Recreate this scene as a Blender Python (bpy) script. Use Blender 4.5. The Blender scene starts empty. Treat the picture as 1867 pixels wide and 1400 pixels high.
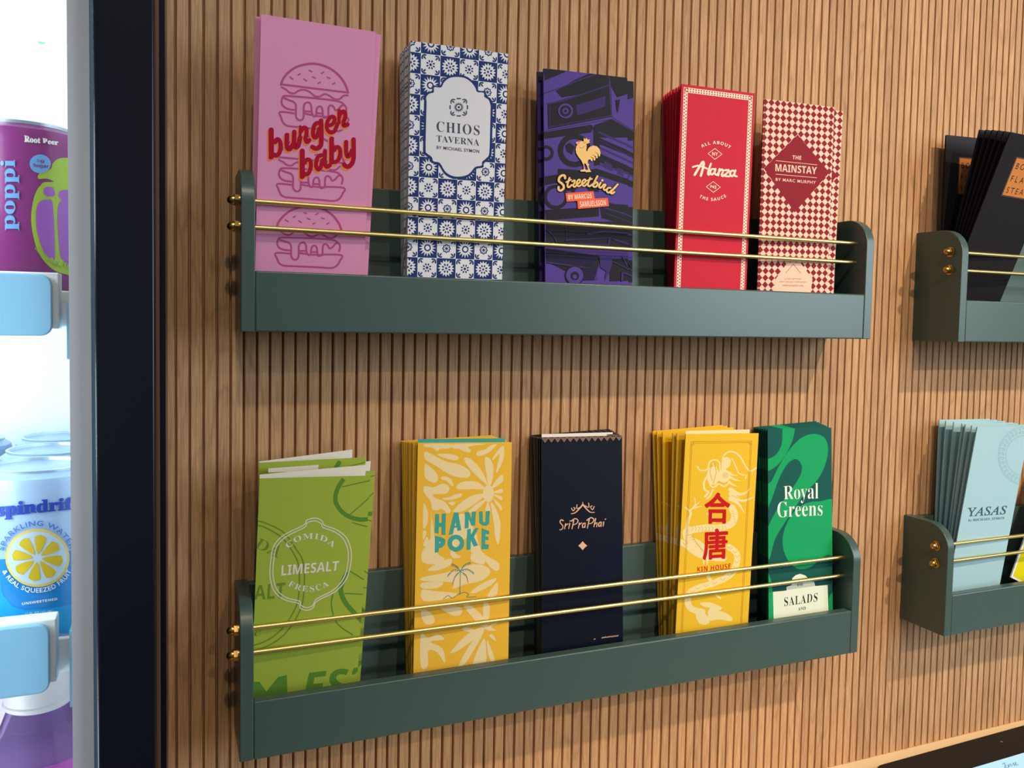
import bpy, bmesh, math, random
from mathutils import Vector, Matrix
from mathutils.geometry import tessellate_polygon
sc = bpy.context.scene
COL = sc.collection
random.seed(7)

# ------------------------------------------------------------------ camera
CAM = Vector((-0.053538, -0.826547, 0.017475))
RX = Vector((0.918649, -0.394515, 0.021041))
RY = Vector((-0.001745, -0.057311, -0.998355))
RZ = Vector((0.395072, 0.917101, -0.053337))
FPX, PX, PY = 1539.305, 975.479, 660.414
cam = bpy.data.cameras.new('camera'); cam.sensor_width = 36; cam.lens = FPX/1867*36
cam.shift_x = -(PX-933.5)/1867; cam.shift_y = (PY-700)/1867
cam.clip_start = 0.01
co = bpy.data.objects.new('camera', cam); COL.objects.link(co)
m4 = Matrix((RX, -RY, -RZ)).transposed().to_4x4(); m4.translation = CAM
co.matrix_world = m4; sc.camera = co

def ray(u, v):
    return RX*((u-PX)/FPX) + RY*((v-PY)/FPX) + RZ
def at(u, v, y=0.0):
    d = ray(u, v); return CAM + d*((y-CAM.y)/d.y)

# ------------------------------------------------------------------ light
sc.view_settings.view_transform = 'Standard'; sc.view_settings.look = 'None'
sc.view_settings.gamma = 1; sc.view_settings.use_curve_mapping = False
sc.view_settings.exposure = 0.0
w = bpy.data.worlds.new('world'); sc.world = w; w.use_nodes = True
w.node_tree.nodes['Background'].inputs[0].default_value = (0.88, 0.93, 1.0, 1)
w.node_tree.nodes['Background'].inputs[1].default_value = 0.20

def aim(o, target):
    o.rotation_euler = (Vector(target)-o.location).to_track_quat('-Z', 'Y').to_euler()
def spot(name, loc, target, power, col, size=math.radians(60), blend=0.6, radius=0.03):
    l = bpy.data.lights.new(name, 'SPOT'); l.energy = power; l.color = col
    l.spot_size = size; l.spot_blend = blend; l.shadow_soft_size = radius
    o = bpy.data.objects.new(name, l); COL.objects.link(o); o.location = loc; aim(o, target)
def area(name, loc, target, power, col, sx, sy):
    l = bpy.data.lights.new(name, 'AREA'); l.energy = power; l.color = col
    l.shape = 'RECTANGLE'; l.size = sx; l.size_y = sy
    o = bpy.data.objects.new(name, l); COL.objects.link(o); o.location = loc; aim(o, target)
WARM = (1.0, 0.82, 0.59)
spot('ceiling_spot', (-0.05, -1.70, 1.66), (0.36, 0, -0.12), 46, WARM, math.radians(46), 1.0)
spot('ceiling_spot', (1.35, -1.70, 1.60), (1.12, 0, -0.36), 165, WARM, math.radians(56), 1.0)
spot('ceiling_spot', (0.70, -3.00, 1.66), (0.98, 0, -0.28), 165, WARM, math.radians(38), 1.0)
area('shop_window', (3.4, -3.6, 0.9), (0.6, 0, 0), 110, (0.75, 0.9, 1.0), 1.8, 2.2)

# ------------------------------------------------------------------ materials
def lin(h):
    h = h.lstrip('#'); c = [int(h[i:i+2], 16)/255 for i in (0, 2, 4)]
    return tuple((x/12.92 if x <= 0.04045 else ((x+0.055)/1.055)**2.4) for x in c)+(1,)
MATS = {}
def mat(name, col, rough=0.5, metal=0.0, spec=0.5, grain=0.0, **k):
    if name in MATS: return MATS[name]
    m = bpy.data.materials.new(name); m.use_nodes = True
    n = m.node_tree.nodes; b = n['Principled BSDF']; c = lin(col) if isinstance(col, str) else col
    b.inputs['Base Color'].default_value = c
    b.inputs['Roughness'].default_value = rough; b.inputs['Metallic'].default_value = metal
    b.inputs['Specular IOR Level'].default_value = spec
    if grain:
        t = n.new('ShaderNodeTexNoise'); t.inputs['Scale'].default_value = k.get('scale', 900); t.inputs['Detail'].default_value = 3
        g = n.new('ShaderNodeTexCoord'); m.node_tree.links.new(g.outputs['Object'], t.inputs['Vector'])
        bp = n.new('ShaderNodeBump'); bp.inputs['Strength'].default_value = grain; bp.inputs['Distance'].default_value = 0.0002
        m.node_tree.links.new(t.outputs['Fac'], bp.inputs['Height']); m.node_tree.links.new(bp.outputs[0], b.inputs['Normal'])
    MATS[name] = m; return m

def wood(name, a, b_, c_):
    m = bpy.data.materials.new(name); m.use_nodes = True; nt = m.node_tree; n = nt.nodes; L = nt.links
    b = n['Principled BSDF']; b.inputs['Roughness'].default_value = 0.62; b.inputs['Specular IOR Level'].default_value = 0.25
    g = n.new('ShaderNodeNewGeometry'); oi = n.new('ShaderNodeObjectInfo')
    mp = n.new('ShaderNodeMapping'); mp.inputs['Scale'].default_value = (1, 1, 0.035); L.new(g.outputs['Position'], mp.inputs['Vector'])
    fine = n.new('ShaderNodeTexNoise'); fine.inputs['Scale'].default_value = 640; fine.inputs['Detail'].default_value = 4; fine.inputs['Roughness'].default_value = 0.6
    L.new(mp.outputs[0], fine.inputs['Vector'])
    mp2 = n.new('ShaderNodeMapping'); mp2.inputs['Scale'].default_value = (1, 1, 0.11); L.new(g.outputs['Position'], mp2.inputs['Vector'])
    big = n.new('ShaderNodeTexNoise'); big.inputs['Scale'].default_value = 17; big.inputs['Detail'].default_value = 2; L.new(mp2.outputs[0], big.inputs['Vector'])
    # growth rings: contour lines of the large noise give the cathedral arches
    mul = n.new('ShaderNodeMath'); mul.operation = 'MULTIPLY'; mul.inputs[1].default_value = 34; L.new(big.outputs['Fac'], mul.inputs[0])
    fr = n.new('ShaderNodeMath'); fr.operation = 'PINGPONG'; fr.inputs[1].default_value = 1; L.new(mul.outputs[0], fr.inputs[0])
    r1 = n.new('ShaderNodeValToRGB'); r1.color_ramp.elements[0].position = 0.32; r1.color_ramp.elements[1].position = 0.66
    r1.color_ramp.elements[0].color = lin(a); r1.color_ramp.elements[1].color = lin(b_); L.new(fine.outputs['Fac'], r1.inputs[0])
    r2 = n.new('ShaderNodeValToRGB'); r2.color_ramp.elements[0].position = 0.0; r2.color_ramp.elements[1].position = 0.32
    r2.color_ramp.elements[0].color = (0.26, 0.26, 0.26, 1); r2.color_ramp.elements[1].color = (0, 0, 0, 1); L.new(fr.outputs[0], r2.inputs[0])
    mx = n.new('ShaderNodeMixRGB'); L.new(r2.outputs[0], mx.inputs[0]); L.new(r1.outputs[0], mx.inputs[1]); mx.inputs[2].default_value = lin(c_)
    hs = n.new('ShaderNodeHueSaturation'); vr = n.new('ShaderNodeMapRange'); vr.inputs[3].default_value = 0.90; vr.inputs[4].default_value = 1.09
    L.new(oi.outputs['Random'], vr.inputs[0]); L.new(vr.outputs[0], hs.inputs['Value']); L.new(mx.outputs[0], hs.inputs['Color'])
    L.new(hs.outputs[0], b.inputs['Base Color'])
    bp = n.new('ShaderNodeBump'); bp.inputs['Strength'].default_value = 0.25; bp.inputs['Distance'].default_value = 0.0003
    L.new(fine.outputs['Fac'], bp.inputs['Height']); L.new(bp.outputs[0], b.inputs['Normal'])
    return m
OAK = wood('oak_veneer', '#a57c56', '#cda077', '#80583a')
OAKD = mat('oak_groove', '#7a5030', 0.8, spec=0.1)
PAINT = mat('green_satin_paint', '#405450', 0.30, spec=0.5, grain=0.12, scale=350)
BRASS = mat('brushed_brass', '#e2cb86', 0.34, 1.0)
BRASSD = mat('antique_brass', '#c9a05c', 0.28, 1.0)

# ------------------------------------------------------------------ object helpers
def tag(o, label=None, cat=None, group=None, kind=None):
    for k, v in (('label', label), ('category', cat), ('group', group), ('kind', kind)):
        if v: o[k] = v
    return o
def empty(name, loc=(0, 0, 0), label=None, cat=None, group=None):
    o = bpy.data.objects.new(name, None); COL.objects.link(o); o.location = loc; o.empty_display_size = 0.01
    return tag(o, label, cat, group)
def link(name, me, m, parent=None, bevel=0, loc=None, smooth=False):
    if m and not me.materials: me.materials.append(m)
    o = bpy.data.objects.new(name, me); COL.objects.link(o)
    if parent: o.parent = parent
    if loc: o.location = loc
    if smooth:
        for p in me.polygons: p.use_smooth = True
    if bevel:
        b = o.modifiers.new('bevel', 'BEVEL'); b.width = bevel; b.segments = 3; b.limit_method = 'ANGLE'; b.angle_limit = math.radians(50)
        for p in me.polygons: p.use_smooth = True
        me.set_sharp_from_angle(angle=math.radians(35)) if hasattr(me, 'set_sharp_from_angle') else None
    return o
def mesh(name, verts, faces):
    me = bpy.data.meshes.new(name); me.from_pydata([tuple(v) for v in verts], [], faces); me.update(); return me
def box_me(name, x0, x1, y0, y1, z0, z1):
    v = [(x, y, z) for x in (x0, x1) for y in (y0, y1) for z in (z0, z1)]
    return mesh(name, v, [(0, 1, 3, 2), (4, 6, 7, 5), (0, 4, 5, 1), (2, 3, 7, 6), (0, 2, 6, 4), (1, 5, 7, 3)])
def box(name, x0, x1, y0, y1, z0, z1, m, parent=None, bevel=0):
    return link(name, box_me(name, x0, x1, y0, y1, z0, z1), m, parent, bevel)
def prism_x(name, prof, x0, x1, m, parent=None, bevel=0):
    n = len(prof); v = [(x0, y, z) for y, z in prof]+[(x1, y, z) for y, z in prof]
    f = [tuple(range(n)), tuple(range(2*n-1, n-1, -1))]+[(i, i+n, (i+1) % n+n, (i+1) % n) for i in range(n)]
    me = mesh(name, v, f); bm = bmesh.new(); bm.from_mesh(me); bmesh.ops.recalc_face_normals(bm, faces=bm.faces); bm.to_mesh(me); bm.free()
    return link(name, me, m, parent, bevel)
def prism_y(name, prof, y0, y1, m, parent=None, bevel=0):
    n = len(prof); v = [(x, y0, z) for x, z in prof]+[(x, y1, z) for x, z in prof]
    f = [tuple(range(n)), tuple(range(2*n-1, n-1, -1))]+[(i, i+n, (i+1) % n+n, (i+1) % n) for i in range(n)]
    me = mesh(name, v, f); bm = bmesh.new(); bm.from_mesh(me); bmesh.ops.recalc_face_normals(bm, faces=bm.faces); bm.to_mesh(me); bm.free()
    return link(name, me, m, parent, bevel)
def lathe(name, prof, seg, m, parent=None, axis='z', loc=(0, 0, 0), smooth=True):
    v = []; f = []
    for r, h in prof:
        for k in range(seg):
            a = 2*math.pi*k/seg; c, s = r*math.cos(a), r*math.sin(a)
            v.append((c, s, h) if axis == 'z' else (h, c, s))
    for i in range(len(prof)-1):
        for k in range(seg):
            a, b = i*seg+k, i*seg+(k+1) % seg
            f.append((a, b, b+seg, a+seg))
    f.append(tuple(range(seg-1, -1, -1))); f.append(tuple(range((len(prof)-1)*seg, len(prof)*seg)))
    me = mesh(name, v, f); bm = bmesh.new(); bm.from_mesh(me); bmesh.ops.recalc_face_normals(bm, faces=bm.faces); bm.to_mesh(me); bm.free()
    o = link(name, me, m, parent, loc=loc)
    if smooth:
        for p in me.polygons: p.use_smooth = len(p.vertices) == 4
        if hasattr(me, 'set_sharp_from_angle'): me.set_sharp_from_angle(angle=math.radians(40))
    return o

# ------------------------------------------------------------------ 2-D shapes (in crop coordinates, y down) -> triangles
def spl(pts, closed=False, n=5):
    """Catmull-Rom smoothing"""
    P = list(pts); N = len(P); out = []
    rng = range(N) if closed else range(N-1)
    for i in rng:
        if closed: p0, p1, p2, p3 = P[i-1], P[i], P[(i+1) % N], P[(i+2) % N]
        else: p0, p1, p2, p3 = P[max(i-1, 0)], P[i], P[i+1], P[min(i+2, N-1)]
        for k in range(n):
            t = k/n
            out.append(tuple(0.5*((2*p1[d])+(-p0[d]+p2[d])*t+(2*p0[d]-5*p1[d]+4*p2[d]-p3[d])*t*t+(-p0[d]+3*p1[d]-3*p2[d]+p3[d])*t**3) for d in (0, 1)))
    if not closed: out.append(tuple(P[-1][:2]))
    return out
class T(list):
    """a triangle with the number of the shape it belongs to, so overlapping shapes of one ink never share a plane"""
    g = 0
_G = [0]
def grp(tris):
    _G[0] += 1; out = []
    for t in tris:
        q = T(t); q.g = _G[0]; out.append(q)
    return out
def tri(poly):
    if len(poly) == 3: return grp([list(poly)])
    vs = [Vector((p[0], p[1], 0)) for p in poly]
    return grp([[poly[i] for i in t] for t in tessellate_polygon([vs])])
def fill(pts, smooth=False, n=5):
    return tri(spl(pts, True, n) if smooth else list(pts))
def stroke(pts, w, smooth=True, closed=False, cap=True, n=4):
    """thick polyline with round joins; w may be a (start, end) pair"""
    P = spl(pts, closed, n) if smooth and len(pts) > 2 else list(pts)
    if closed: P = P+[P[0]]
    out = []; N = len(P)
    w0, w1 = w if isinstance(w, tuple) else (w, w)
    L_, R_ = [], []
    for i, p in enumerate(P):
        a = P[max(i-1, 0)]; b = P[min(i+1, N-1)]
        if closed and i in (0, N-1): a, b = P[-2], P[1]
        dx, dy = b[0]-a[0], b[1]-a[1]; l = math.hypot(dx, dy) or 1
        h = 0.5*(w0+(w1-w0)*i/max(N-1, 1)); nx, ny = -dy/l*h, dx/l*h
        if 0 < i < N-1 and not smooth:
            d1 = (p[0]-P[i-1][0], p[1]-P[i-1][1]); l1 = math.hypot(*d1) or 1
            d2 = (P[i+1][0]-p[0], P[i+1][1]-p[1]); l2 = math.hypot(*d2) or 1
            c = (d1[0]*d2[0]+d1[1]*d2[1])/(l1*l2); s = 1/max(math.sqrt(max((1+c)/2, 0)), 0.5); nx *= s; ny *= s
        L_.append((p[0]+nx, p[1]+ny)); R_.append((p[0]-nx, p[1]-ny))
    for i in range(N-1):
        out += [[L_[i], R_[i], R_[i+1]], [L_[i], R_[i+1], L_[i+1]]]
    out = grp(out)
    if cap and not closed:
        for p, b, h in ((P[0], P[1], w0/2), (P[-1], P[-2], w1/2)):
            a = math.atan2(p[1]-b[1], p[0]-b[0])-math.pi/2
            c = [(p[0]+h*math.cos(a+math.pi*k/6), p[1]+h*math.sin(a+math.pi*k/6)) for k in range(7)]
            out += grp([[p, c[k], c[k+1]] for k in range(6)])
    return out
def circ(cx, cy, rx, ry=None, n=20):
    ry = ry or rx
    return [(cx+rx*math.cos(2*math.pi*k/n), cy+ry*math.sin(2*math.pi*k/n)) for k in range(n)]
_TC = {}
def uni(s, style):
    U, Lw = {'serif': (0x1D400, 0x1D41A), 'serif_i': (0x1D434, 0x1D44E), 'serif_bi': (0x1D468, 0x1D482), 'script': (0x1D4D0, 0x1D4EA),
             'sans_b': (0x1D5D4, 0x1D5EE), 'sans_bi': (0x1D63C, 0x1D656)}[style]
    return ''.join(chr(U+ord(c)-65) if 'A' <= c <= 'Z' else chr(Lw+ord(c)-97) if 'a' <= c <= 'z' else c for c in s)
def glyphs(s, style=None, off=0.0, space=1.0):
    """triangles of a line of lettering, normalised to 0..1 x 0..1 (y down), and its aspect"""
    key = (s, style, off, space)
    if key in _TC: return _TC[key]
    c = bpy.data.curves.new('t', 'FONT'); c.body = uni(s, style) if style else s; c.offset = off; c.resolution_u = 3; c.space_character = space
    o = bpy.data.objects.new('t', c); COL.objects.link(o)
    me = o.to_mesh(); me.calc_loop_triangles()
    V = [v.co.copy() for v in me.vertices]; T = [tuple(t.vertices) for t in me.loop_triangles]
    o.to_mesh_clear(); bpy.data.objects.remove(o); bpy.data.curves.remove(c)
    if not V: return [], 1
    x0, x1 = min(v.x for v in V), max(v.x for v in V); y0, y1 = min(v.y for v in V), max(v.y for v in V)
    r = [[((V[i].x-x0)/(x1-x0), 1-(V[i].y-y0)/(y1-y0)) for i in t] for t in T]
    _TC[key] = (r, (x1-x0)/(y1-y0)); return _TC[key]
def text(s, tl, tr, br, bl, style=None, off=0.0, space=1.0):
    g, _ = glyphs(s, style, off, space); out = []
    for t in g:
        out.append([tuple((1-a)*(1-b)*tl[d]+a*(1-b)*tr[d]+a*b*br[d]+(1-a)*b*bl[d] for d in (0, 1)) for a, b in t])
    return grp(out)
def arc_text(s, cx, cy, rx, ry, a0, a1, h, style=None, off=0.0, space=1.1, flip=False, warp=1.0):
    """angles in degrees, clockwise from +x in y-down space; flip for lettering along the bottom"""
    g, _ = glyphs(s, style, off, space); out = []
    for t in g:
        q = []
        for a, b in t:
            an = math.radians(a0+(a1-a0)*a); k = (h*(1-b)) if not flip else -(h*(1-b))
            q.append((cx+(rx+k)*math.cos(an), cy+(ry+k)*math.sin(an)))
        out.append(q)
    return grp(out)
def regrp(t, q):
    r = T(q); r.g = getattr(t, 'g', 0); return r
def shift(tris, dx, dy): return [regrp(t, [(x+dx, y+dy) for x, y in t]) for t in tris]

class Crop:
    """pixel frame of a detail view of the photograph"""
    def __init__(s, x0, y0, z): s.x0, s.y0, s.z = x0, y0, z
    def px(s, p): return (s.x0+p[0]/s.z, s.y0+p[1]/s.z)

def clip_rect(poly, x0, x1, y0, y1):
    for ax, lim, sg in ((0, x0, 1), (0, x1, -1), (1, y0, 1), (1, y1, -1)):
        out = []
        for i in range(len(poly)):
            a, b = poly[i-1], poly[i]; ia, ib = (a[ax]-lim)*sg >= 0, (b[ax]-lim)*sg >= 0
            if ia != ib:
                t = (lim-a[ax])/(b[ax]-a[ax]); out.append((a[0]+(b[0]-a[0])*t, a[1]+(b[1]-a[1])*t))
            if ib: out.append(b)
        poly = out
        if len(poly) < 3: return []
    return poly

class Print:
    """flat print on a sheet: collects shapes, maps them to the sheet's own plane, clips them to the sheet"""
    def __init__(s, frame, w_, h_, eps=0.00005, margin=0.0):
        s.fr, s.w, s.h, s.eps, s.mg = frame, w_, h_, eps, margin; s.V, s.F, s.M, s.mats = [], [], [], []; s.layer = 1
    def uv(s, crop, p):
        O, X, Z, N = s.fr; q = crop.px(p); d = ray(*q); t = (O-CAM).dot(N)/d.dot(N); r = CAM+d*t-O
        return (r.dot(X), r.dot(Z))
    def add(s, crop, tris, m, local=False):
        if m not in s.mats: s.mats.append(m)
        mi = s.mats.index(m); lv = {}
        for t in tris:
            g = getattr(t, 'g', 0); lv.setdefault(g, len(lv)); y = -s.layer*s.eps-(lv[g] % 22)*1.8e-6
            q = list(t) if crop is None else [s.uv(crop, p) for p in t]
            q = clip_rect(q, s.mg, s.w-s.mg, s.mg, s.h-s.mg)
            if len(q) < 3: continue
            ar = sum(q[i-1][0]*q[i][1]-q[i][0]*q[i-1][1] for i in range(len(q)))
            if abs(ar) < 1e-12: continue
            if ar < 0: q = q[::-1]
            b = len(s.V); s.V += [(u, y, v) for u, v in q]; s.F.append(tuple(range(b, b+len(q)))); s.M.append(mi)
        s.layer += 1
    def uvs(s, crop, tris): return [regrp(t, [s.uv(crop, p) for p in t]) for t in tris]
    def build(s, name, parent):
        me = mesh(name, s.V, s.F)
        for m in s.mats: me.materials.append(m)
        me.polygons.foreach_set('material_index', s.M)
        return link(name, me, None, parent)

# ------------------------------------------------------------------ setting: slatted oak wall
WX0, WX1, WZ0, WZ1 = -0.075, 1.42, -0.56, 0.80
wall = tag(box('wall_back', WX0, WX1, 0.0052, 0.03, WZ0, WZ1, OAK), kind='structure')
sp_ = [(-0.00435, 0.0), (0.00435, 0.0), (0.00465, 0.0003), (0.00550, 0.0040), (0.00550, 0.0052), (-0.00550, 0.0052), (-0.00550, 0.0040), (-0.00465, 0.0003)]
slat_me = mesh('slat', [(x, y, z) for z in (WZ0, WZ1) for x, y in sp_], [tuple(range(8)), tuple(range(15, 7, -1))]+[(i, i+8, (i+1) % 8+8, (i+1) % 8) for i in range(8)])
bm_ = bmesh.new(); bm_.from_mesh(slat_me); bmesh.ops.recalc_face_normals(bm_, faces=bm_.faces); bm_.to_mesh(slat_me); bm_.free()
PITCH, N0 = 0.01165, -0.03883
slat_me.materials.append(OAK)
for n in range(-2, 125):
    x = N0+(n-0.5)*PITCH
    if x < WX0+0.004 or x > WX1-0.005: continue
    s_ = link('slat', slat_me, None, wall, loc=(x, 0, 0))
box('floor', -0.9, 4.5, -5.2, 0.1, -1.45, -1.40, mat('floor_tile', '#6f6a63', 0.5))['kind'] = 'structure'
cnt = box('trim_1', -0.06, WX1, -0.30, 0.03, -0.60, -0.56, mat('counter_laminate', '#ecd2a8', 0.45, grain=0.2, scale=500), bevel=0.002)
cnt['kind'] = 'structure'

# ------------------------------------------------------------------ shelves
L_, D_, H_, T_, HS = 0.70, 0.0712, 0.052, 0.01145, 0.1403
FLOOR_T = 0.011
def side_prof():
    p = [(0, 0), (-D_, 0), (-D_, 0.110)]
    for k in range(1, 13):
        a = math.radians(90*k/12); p.append((-D_+0.032*(1-math.cos(a)), 0.110+(HS-0.110)*math.sin(a)))
    p.append((0, HS)); return p
def cap_nut(parent, x, z, sgn):
    r = empty('cap_nut', (x, -0.054, z)); r.parent = parent
    lathe('washer', [(0.0020, 0), (0.0062, 0.0), (0.0062, sgn*0.0008), (0.0020, sgn*0.0008)], 20, BRASSD, r, 'x')
    lathe('hexagon', [(0.0030, sgn*0.0006), (0.0052, sgn*0.0008), (0.0052, sgn*0.0040), (0.0046, sgn*0.0048), (0.0020, sgn*0.0048)], 6, BRASSD, r, 'x', smooth=False)
    lathe('dome', [(0.0044, sgn*0.0042)]+[(0.0044*math.cos(a), sgn*(0.0055+0.0048*math.sin(a))) for a in [math.radians(x_) for x_ in (0, 18, 36, 54, 70, 84)]], 20, BRASSD, r, 'x')
def shelf(x, z, label):
    r = empty('wall_shelf', (x, 0, z), label, 'shelf', 'painted menu shelves on the slatted wall')
    prism_x('side_panel', side_prof(), 0, T_, PAINT, r, 0.0007)
    prism_x('side_panel', side_prof(), L_-T_, L_, PAINT, r, 0.0007)
    box('front_board', T_, L_-T_, -D_, -D_+0.0115, 0, H_, PAINT, r, 0.0014)
    box('base_board', T_, L_-T_, -D_+0.0115, 0, 0.0, FLOOR_T, PAINT, r)
    box('back_board', T_, L_-T_, -0.0100, 0, FLOOR_T, 0.1385, PAINT, r, 0.0008)
    for zz in (0.1122, 0.0898):
        lathe('rail', [(0.0023, T_-0.002), (0.0023, L_-T_+0.002)], 20, BRASS, r, 'x', loc=(0, -0.054, zz))
        cap_nut(r, 0, zz, -1); cap_nut(r, L_, zz, 1)
    return r
Z2, X3 = -0.3751, 0.8428
shelf(0, 0, 'upper left green shelf holding the pink, blue tile, purple, red and checkered menus')
shelf(0, Z2, 'lower left green shelf holding the lime, yellow, navy and green menus')
shelf(X3, -0.0022, 'upper right green shelf cut by the frame, holding black menus')
shelf(X3, Z2, 'lower right green shelf cut by the frame, holding pale blue menus')

# ------------------------------------------------------------------ menus
POSE = {"burger": [0.0138, -0.03386, 0.01192, 0.09549, 0.25585, -0.02611, -0.16688, -0.00931], "chios": [0.14976, -0.04586, 0.01106, 0.09475, 0.25616, -0.01721, -0.04904, 0.0096], "chios_r": [0.15318, -0.014, 0.011, 0.0935, 0.2555, -0.04001, 0.01287, 0.0177], "street": [0.29442, -0.04395, 0.01094, 0.09494, 0.25487, -0.01221, 0.01386, 0.02732], "alanza": [0.44361, -0.04595, 0.01095, 0.09493, 0.25489, 0.00193, -0.04162, 0.01787], "alanza_r": [0.45847, -0.01592, 0.01091, 0.095, 0.25448, -0.00517, 0.03288, 0.04586], "mainstay": [0.55475, -0.04594, 0.01092, 0.09539, 0.25462, -0.05761, -0.00941, 0.00703], "lime": [0.01132, -0.03515, -0.36222, 0.09535, 0.2391, -0.03567, -0.1563, -0.02321], "lime_r": [0.01942, -0.018, -0.3641, 0.093, 0.24695, 3e-05, -0.13915, 0.00633], "hanu": [0.15886, -0.05303, -0.36179, 0.09633, 0.25583, -0.0587, 0.07977, -0.02365], "hanu_r": [0.16198, -0.01695, -0.36398, 0.098, 0.25681, -0.00113, 0.04633, 0.02167], "sri": [0.29585, -0.05197, -0.36254, 0.09518, 0.25644, 0.00418, 0.09128, -0.01549], "sri_r": [0.306, -0.01696, -0.36399, 0.094, 0.25667, -0.00186, 0.0463, 0.03663], "kin": [0.45653, -0.049, -0.36209, 0.0953, 0.25576, -0.03533, -0.00511, -0.02077], "kin_r": [0.45819, -0.01696, -0.364, 0.096, 0.25659, -0.00219, 0.04631, 0.04269], "royal": [0.58382, -0.05199, -0.36248, 0.09511, 0.25589, -0.00851, 0.08409, -0.01668], "royal_r": [0.60059, -0.01696, -0.364, 0.095, 0.25659, -0.0025, 0.04641, 0.04527], "flay": [0.86646, -0.0135, 0.01358, 0.09533, 0.25537, -0.04749, -0.35902, -0.05323], "flay_r": [0.86429, -0.0115, 0.01351, 0.095, 0.25558, -0.00168, -0.1924, -0.05005], "flay_b": [0.8746, -0.013, 0.00884, 0.095, 0.25551, 5e-05, -0.02036, 0.03], "yasas": [0.87947, -0.03773, -0.36167, 0.09517, 0.25466, -0.02248, -0.13052, -0.02253], "yasas_r": [0.88341, -0.01602, -0.36237, 0.09499, 0.25485, -0.00368, 0.02113, -0.01495], "yellow": [1.00159, -0.04, -0.32466, 0.095, 0.2555, -0.0, -0.0, -0.42386]}
ORD = ['frontmost', 'second', 'third', 'fourth', 'fifth', 'sixth', 'seventh', 'eighth', 'ninth', 'tenth', 'eleventh', 'twelfth']
def basis(q):
    x, y, z, w_, h_, ps, th, ph = q
    X = Vector((1, 0, 0)); Z = Vector((0, math.sin(th), math.cos(th)))
    Xr = X*math.cos(ph)+Z*math.sin(ph); Zr = Z*math.cos(ph)-X*math.sin(ph)
    R = Matrix.Rotation(ps, 3, 'Z'); Xr = R@Xr; Zr = R@Zr
    return Vector((x, y, z)), Xr, Zr, Zr.cross(Xr)
def place(o, q):
    O, X, Z, Y = basis(q); m = Matrix((X, Y, Z)).transposed().to_4x4(); m.translation = O; o.matrix_world = m
def panel_me(name, w_, h_, ya, yb, th=0.00028, bow=0.0):
    """thin folded sheet panel running from depth ya at the left fold to yb at the right edge"""
    n = 5; V = []; F = []
    for side in (0, 1):
        for i in range(n):
            t = i/(n-1); y = ya+(yb-ya)*t+bow*math.sin(math.pi*t)+side*th
            for j in range(2): V.append((w_*t, y, h_*j))
    for i in range(n-1):
        a = 2*i; F.append((a, a+2, a+3, a+1)); b = 2*n+2*i; F.append((b, b+1, b+3, b+2))
        F.append((a, b, b+2, a+2)); F.append((a+1, a+3, b+3, b+1))
    F.append((0, 1, 2*n+1, 2*n)); e = 2*(n-1); F.append((e, 2*n+e, 2*n+e+1, e+1))
    return mesh(name, V, F)
def copy_tree(o):
    c = o.copy(); COL.objects.link(c)
    for ch in list(o.children):
        d = ch.copy(); COL.objects.link(d); d.parent = c; d.matrix_parent_inverse = ch.matrix_parent_inverse
    return c
def menu(key, cover, inner, desc, group, gap=0.0011, open_=None):
    q = POSE[key]; w_, h_ = q[3], q[4]
    r = empty('folded_menu', (0, 0, 0), desc, 'menu', group); place(r, q)
    link('front_panel', panel_me('front_panel', w_, h_, 0, 0), cover, r)
    o_ = open_ if open_ is not None else gap
    link('inner_panel', panel_me('inner_panel', w_-0.0012, h_-0.0006, 0.0003, o_), inner, r)
    link('back_panel', panel_me('back_panel', w_-0.0004, h_-0.0003, gap+0.0005 if open_ is None else 0.0012, o_+0.0004), cover, r)
    return r
def fan(root, key, rkey, n, desc, fr=None, jit=0.0004):
    """copies of the front menu towards the wall"""
    a, b = POSE[key], POSE[rkey]
    for k in range(1, n):
        t = fr[k] if fr else k/(n-1)
        q = [a[i]+(b[i]-a[i])*t for i in range(8)]
        q[0] += random.uniform(-jit, jit); q[7] += random.uniform(-jit, jit)*4; q[3], q[4] = a[3], a[4]
        c = copy_tree(root); place(c, q)
        c['label'] = desc.format(ORD[k] if k < n-1 else 'rearmost')
def open_front(root, key, w_, o_, m):
    """the frontmost menu springs open further than those behind it"""
    for ch in root.children:
        if ch.name.startswith('inner_panel'):
            ch.data = panel_me('inner_panel', w_, POSE[key][4]+0.0034, 0.0003, o_); ch.data.materials.append(m)
        if ch.name.startswith('back_panel'):
            mm = ch.data.materials[0]; ch.data = panel_me('back_panel', w_, POSE[key][4]-0.0004, 0.0012, o_+0.0005); ch.data.materials.append(mm)
def frame_of(key):
    O, X, Z, Y = basis(POSE[key]); return (O, X, Z, Y)

paper = lambda nm, c, r=0.6: mat(nm, c, r, spec=0.12)
CRP1 = Crop(400, 0, 3.334); CR2 = Crop(400, 330, 3.334); CR3 = Crop(960, 100, 4.243); CR4 = Crop(960, 370, 4.243)
CR5 = Crop(480, 180, 8.75); CR6 = Crop(1000, 240, 9.3333); CRM = Crop(1340, 150, 5.6); CRM2 = Crop(1340, 380, 5.383)
CRL = Crop(400, 800, 2.8); CRH = Crop(700, 770, 2.979); CRH2 = Crop(740, 770, 6.087); CRS = Crop(940, 760, 3.183)
CRK = Crop(1180, 770, 3.59); CRG = Crop(1160, 750, 3.111); CRF = Crop(1620, 200, 3.044); CRY = Crop(1620, 740, 3.182)
CRC = Crop(740, 190, 10.372); CRC2 = Crop(740, 70, 9.826)

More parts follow.
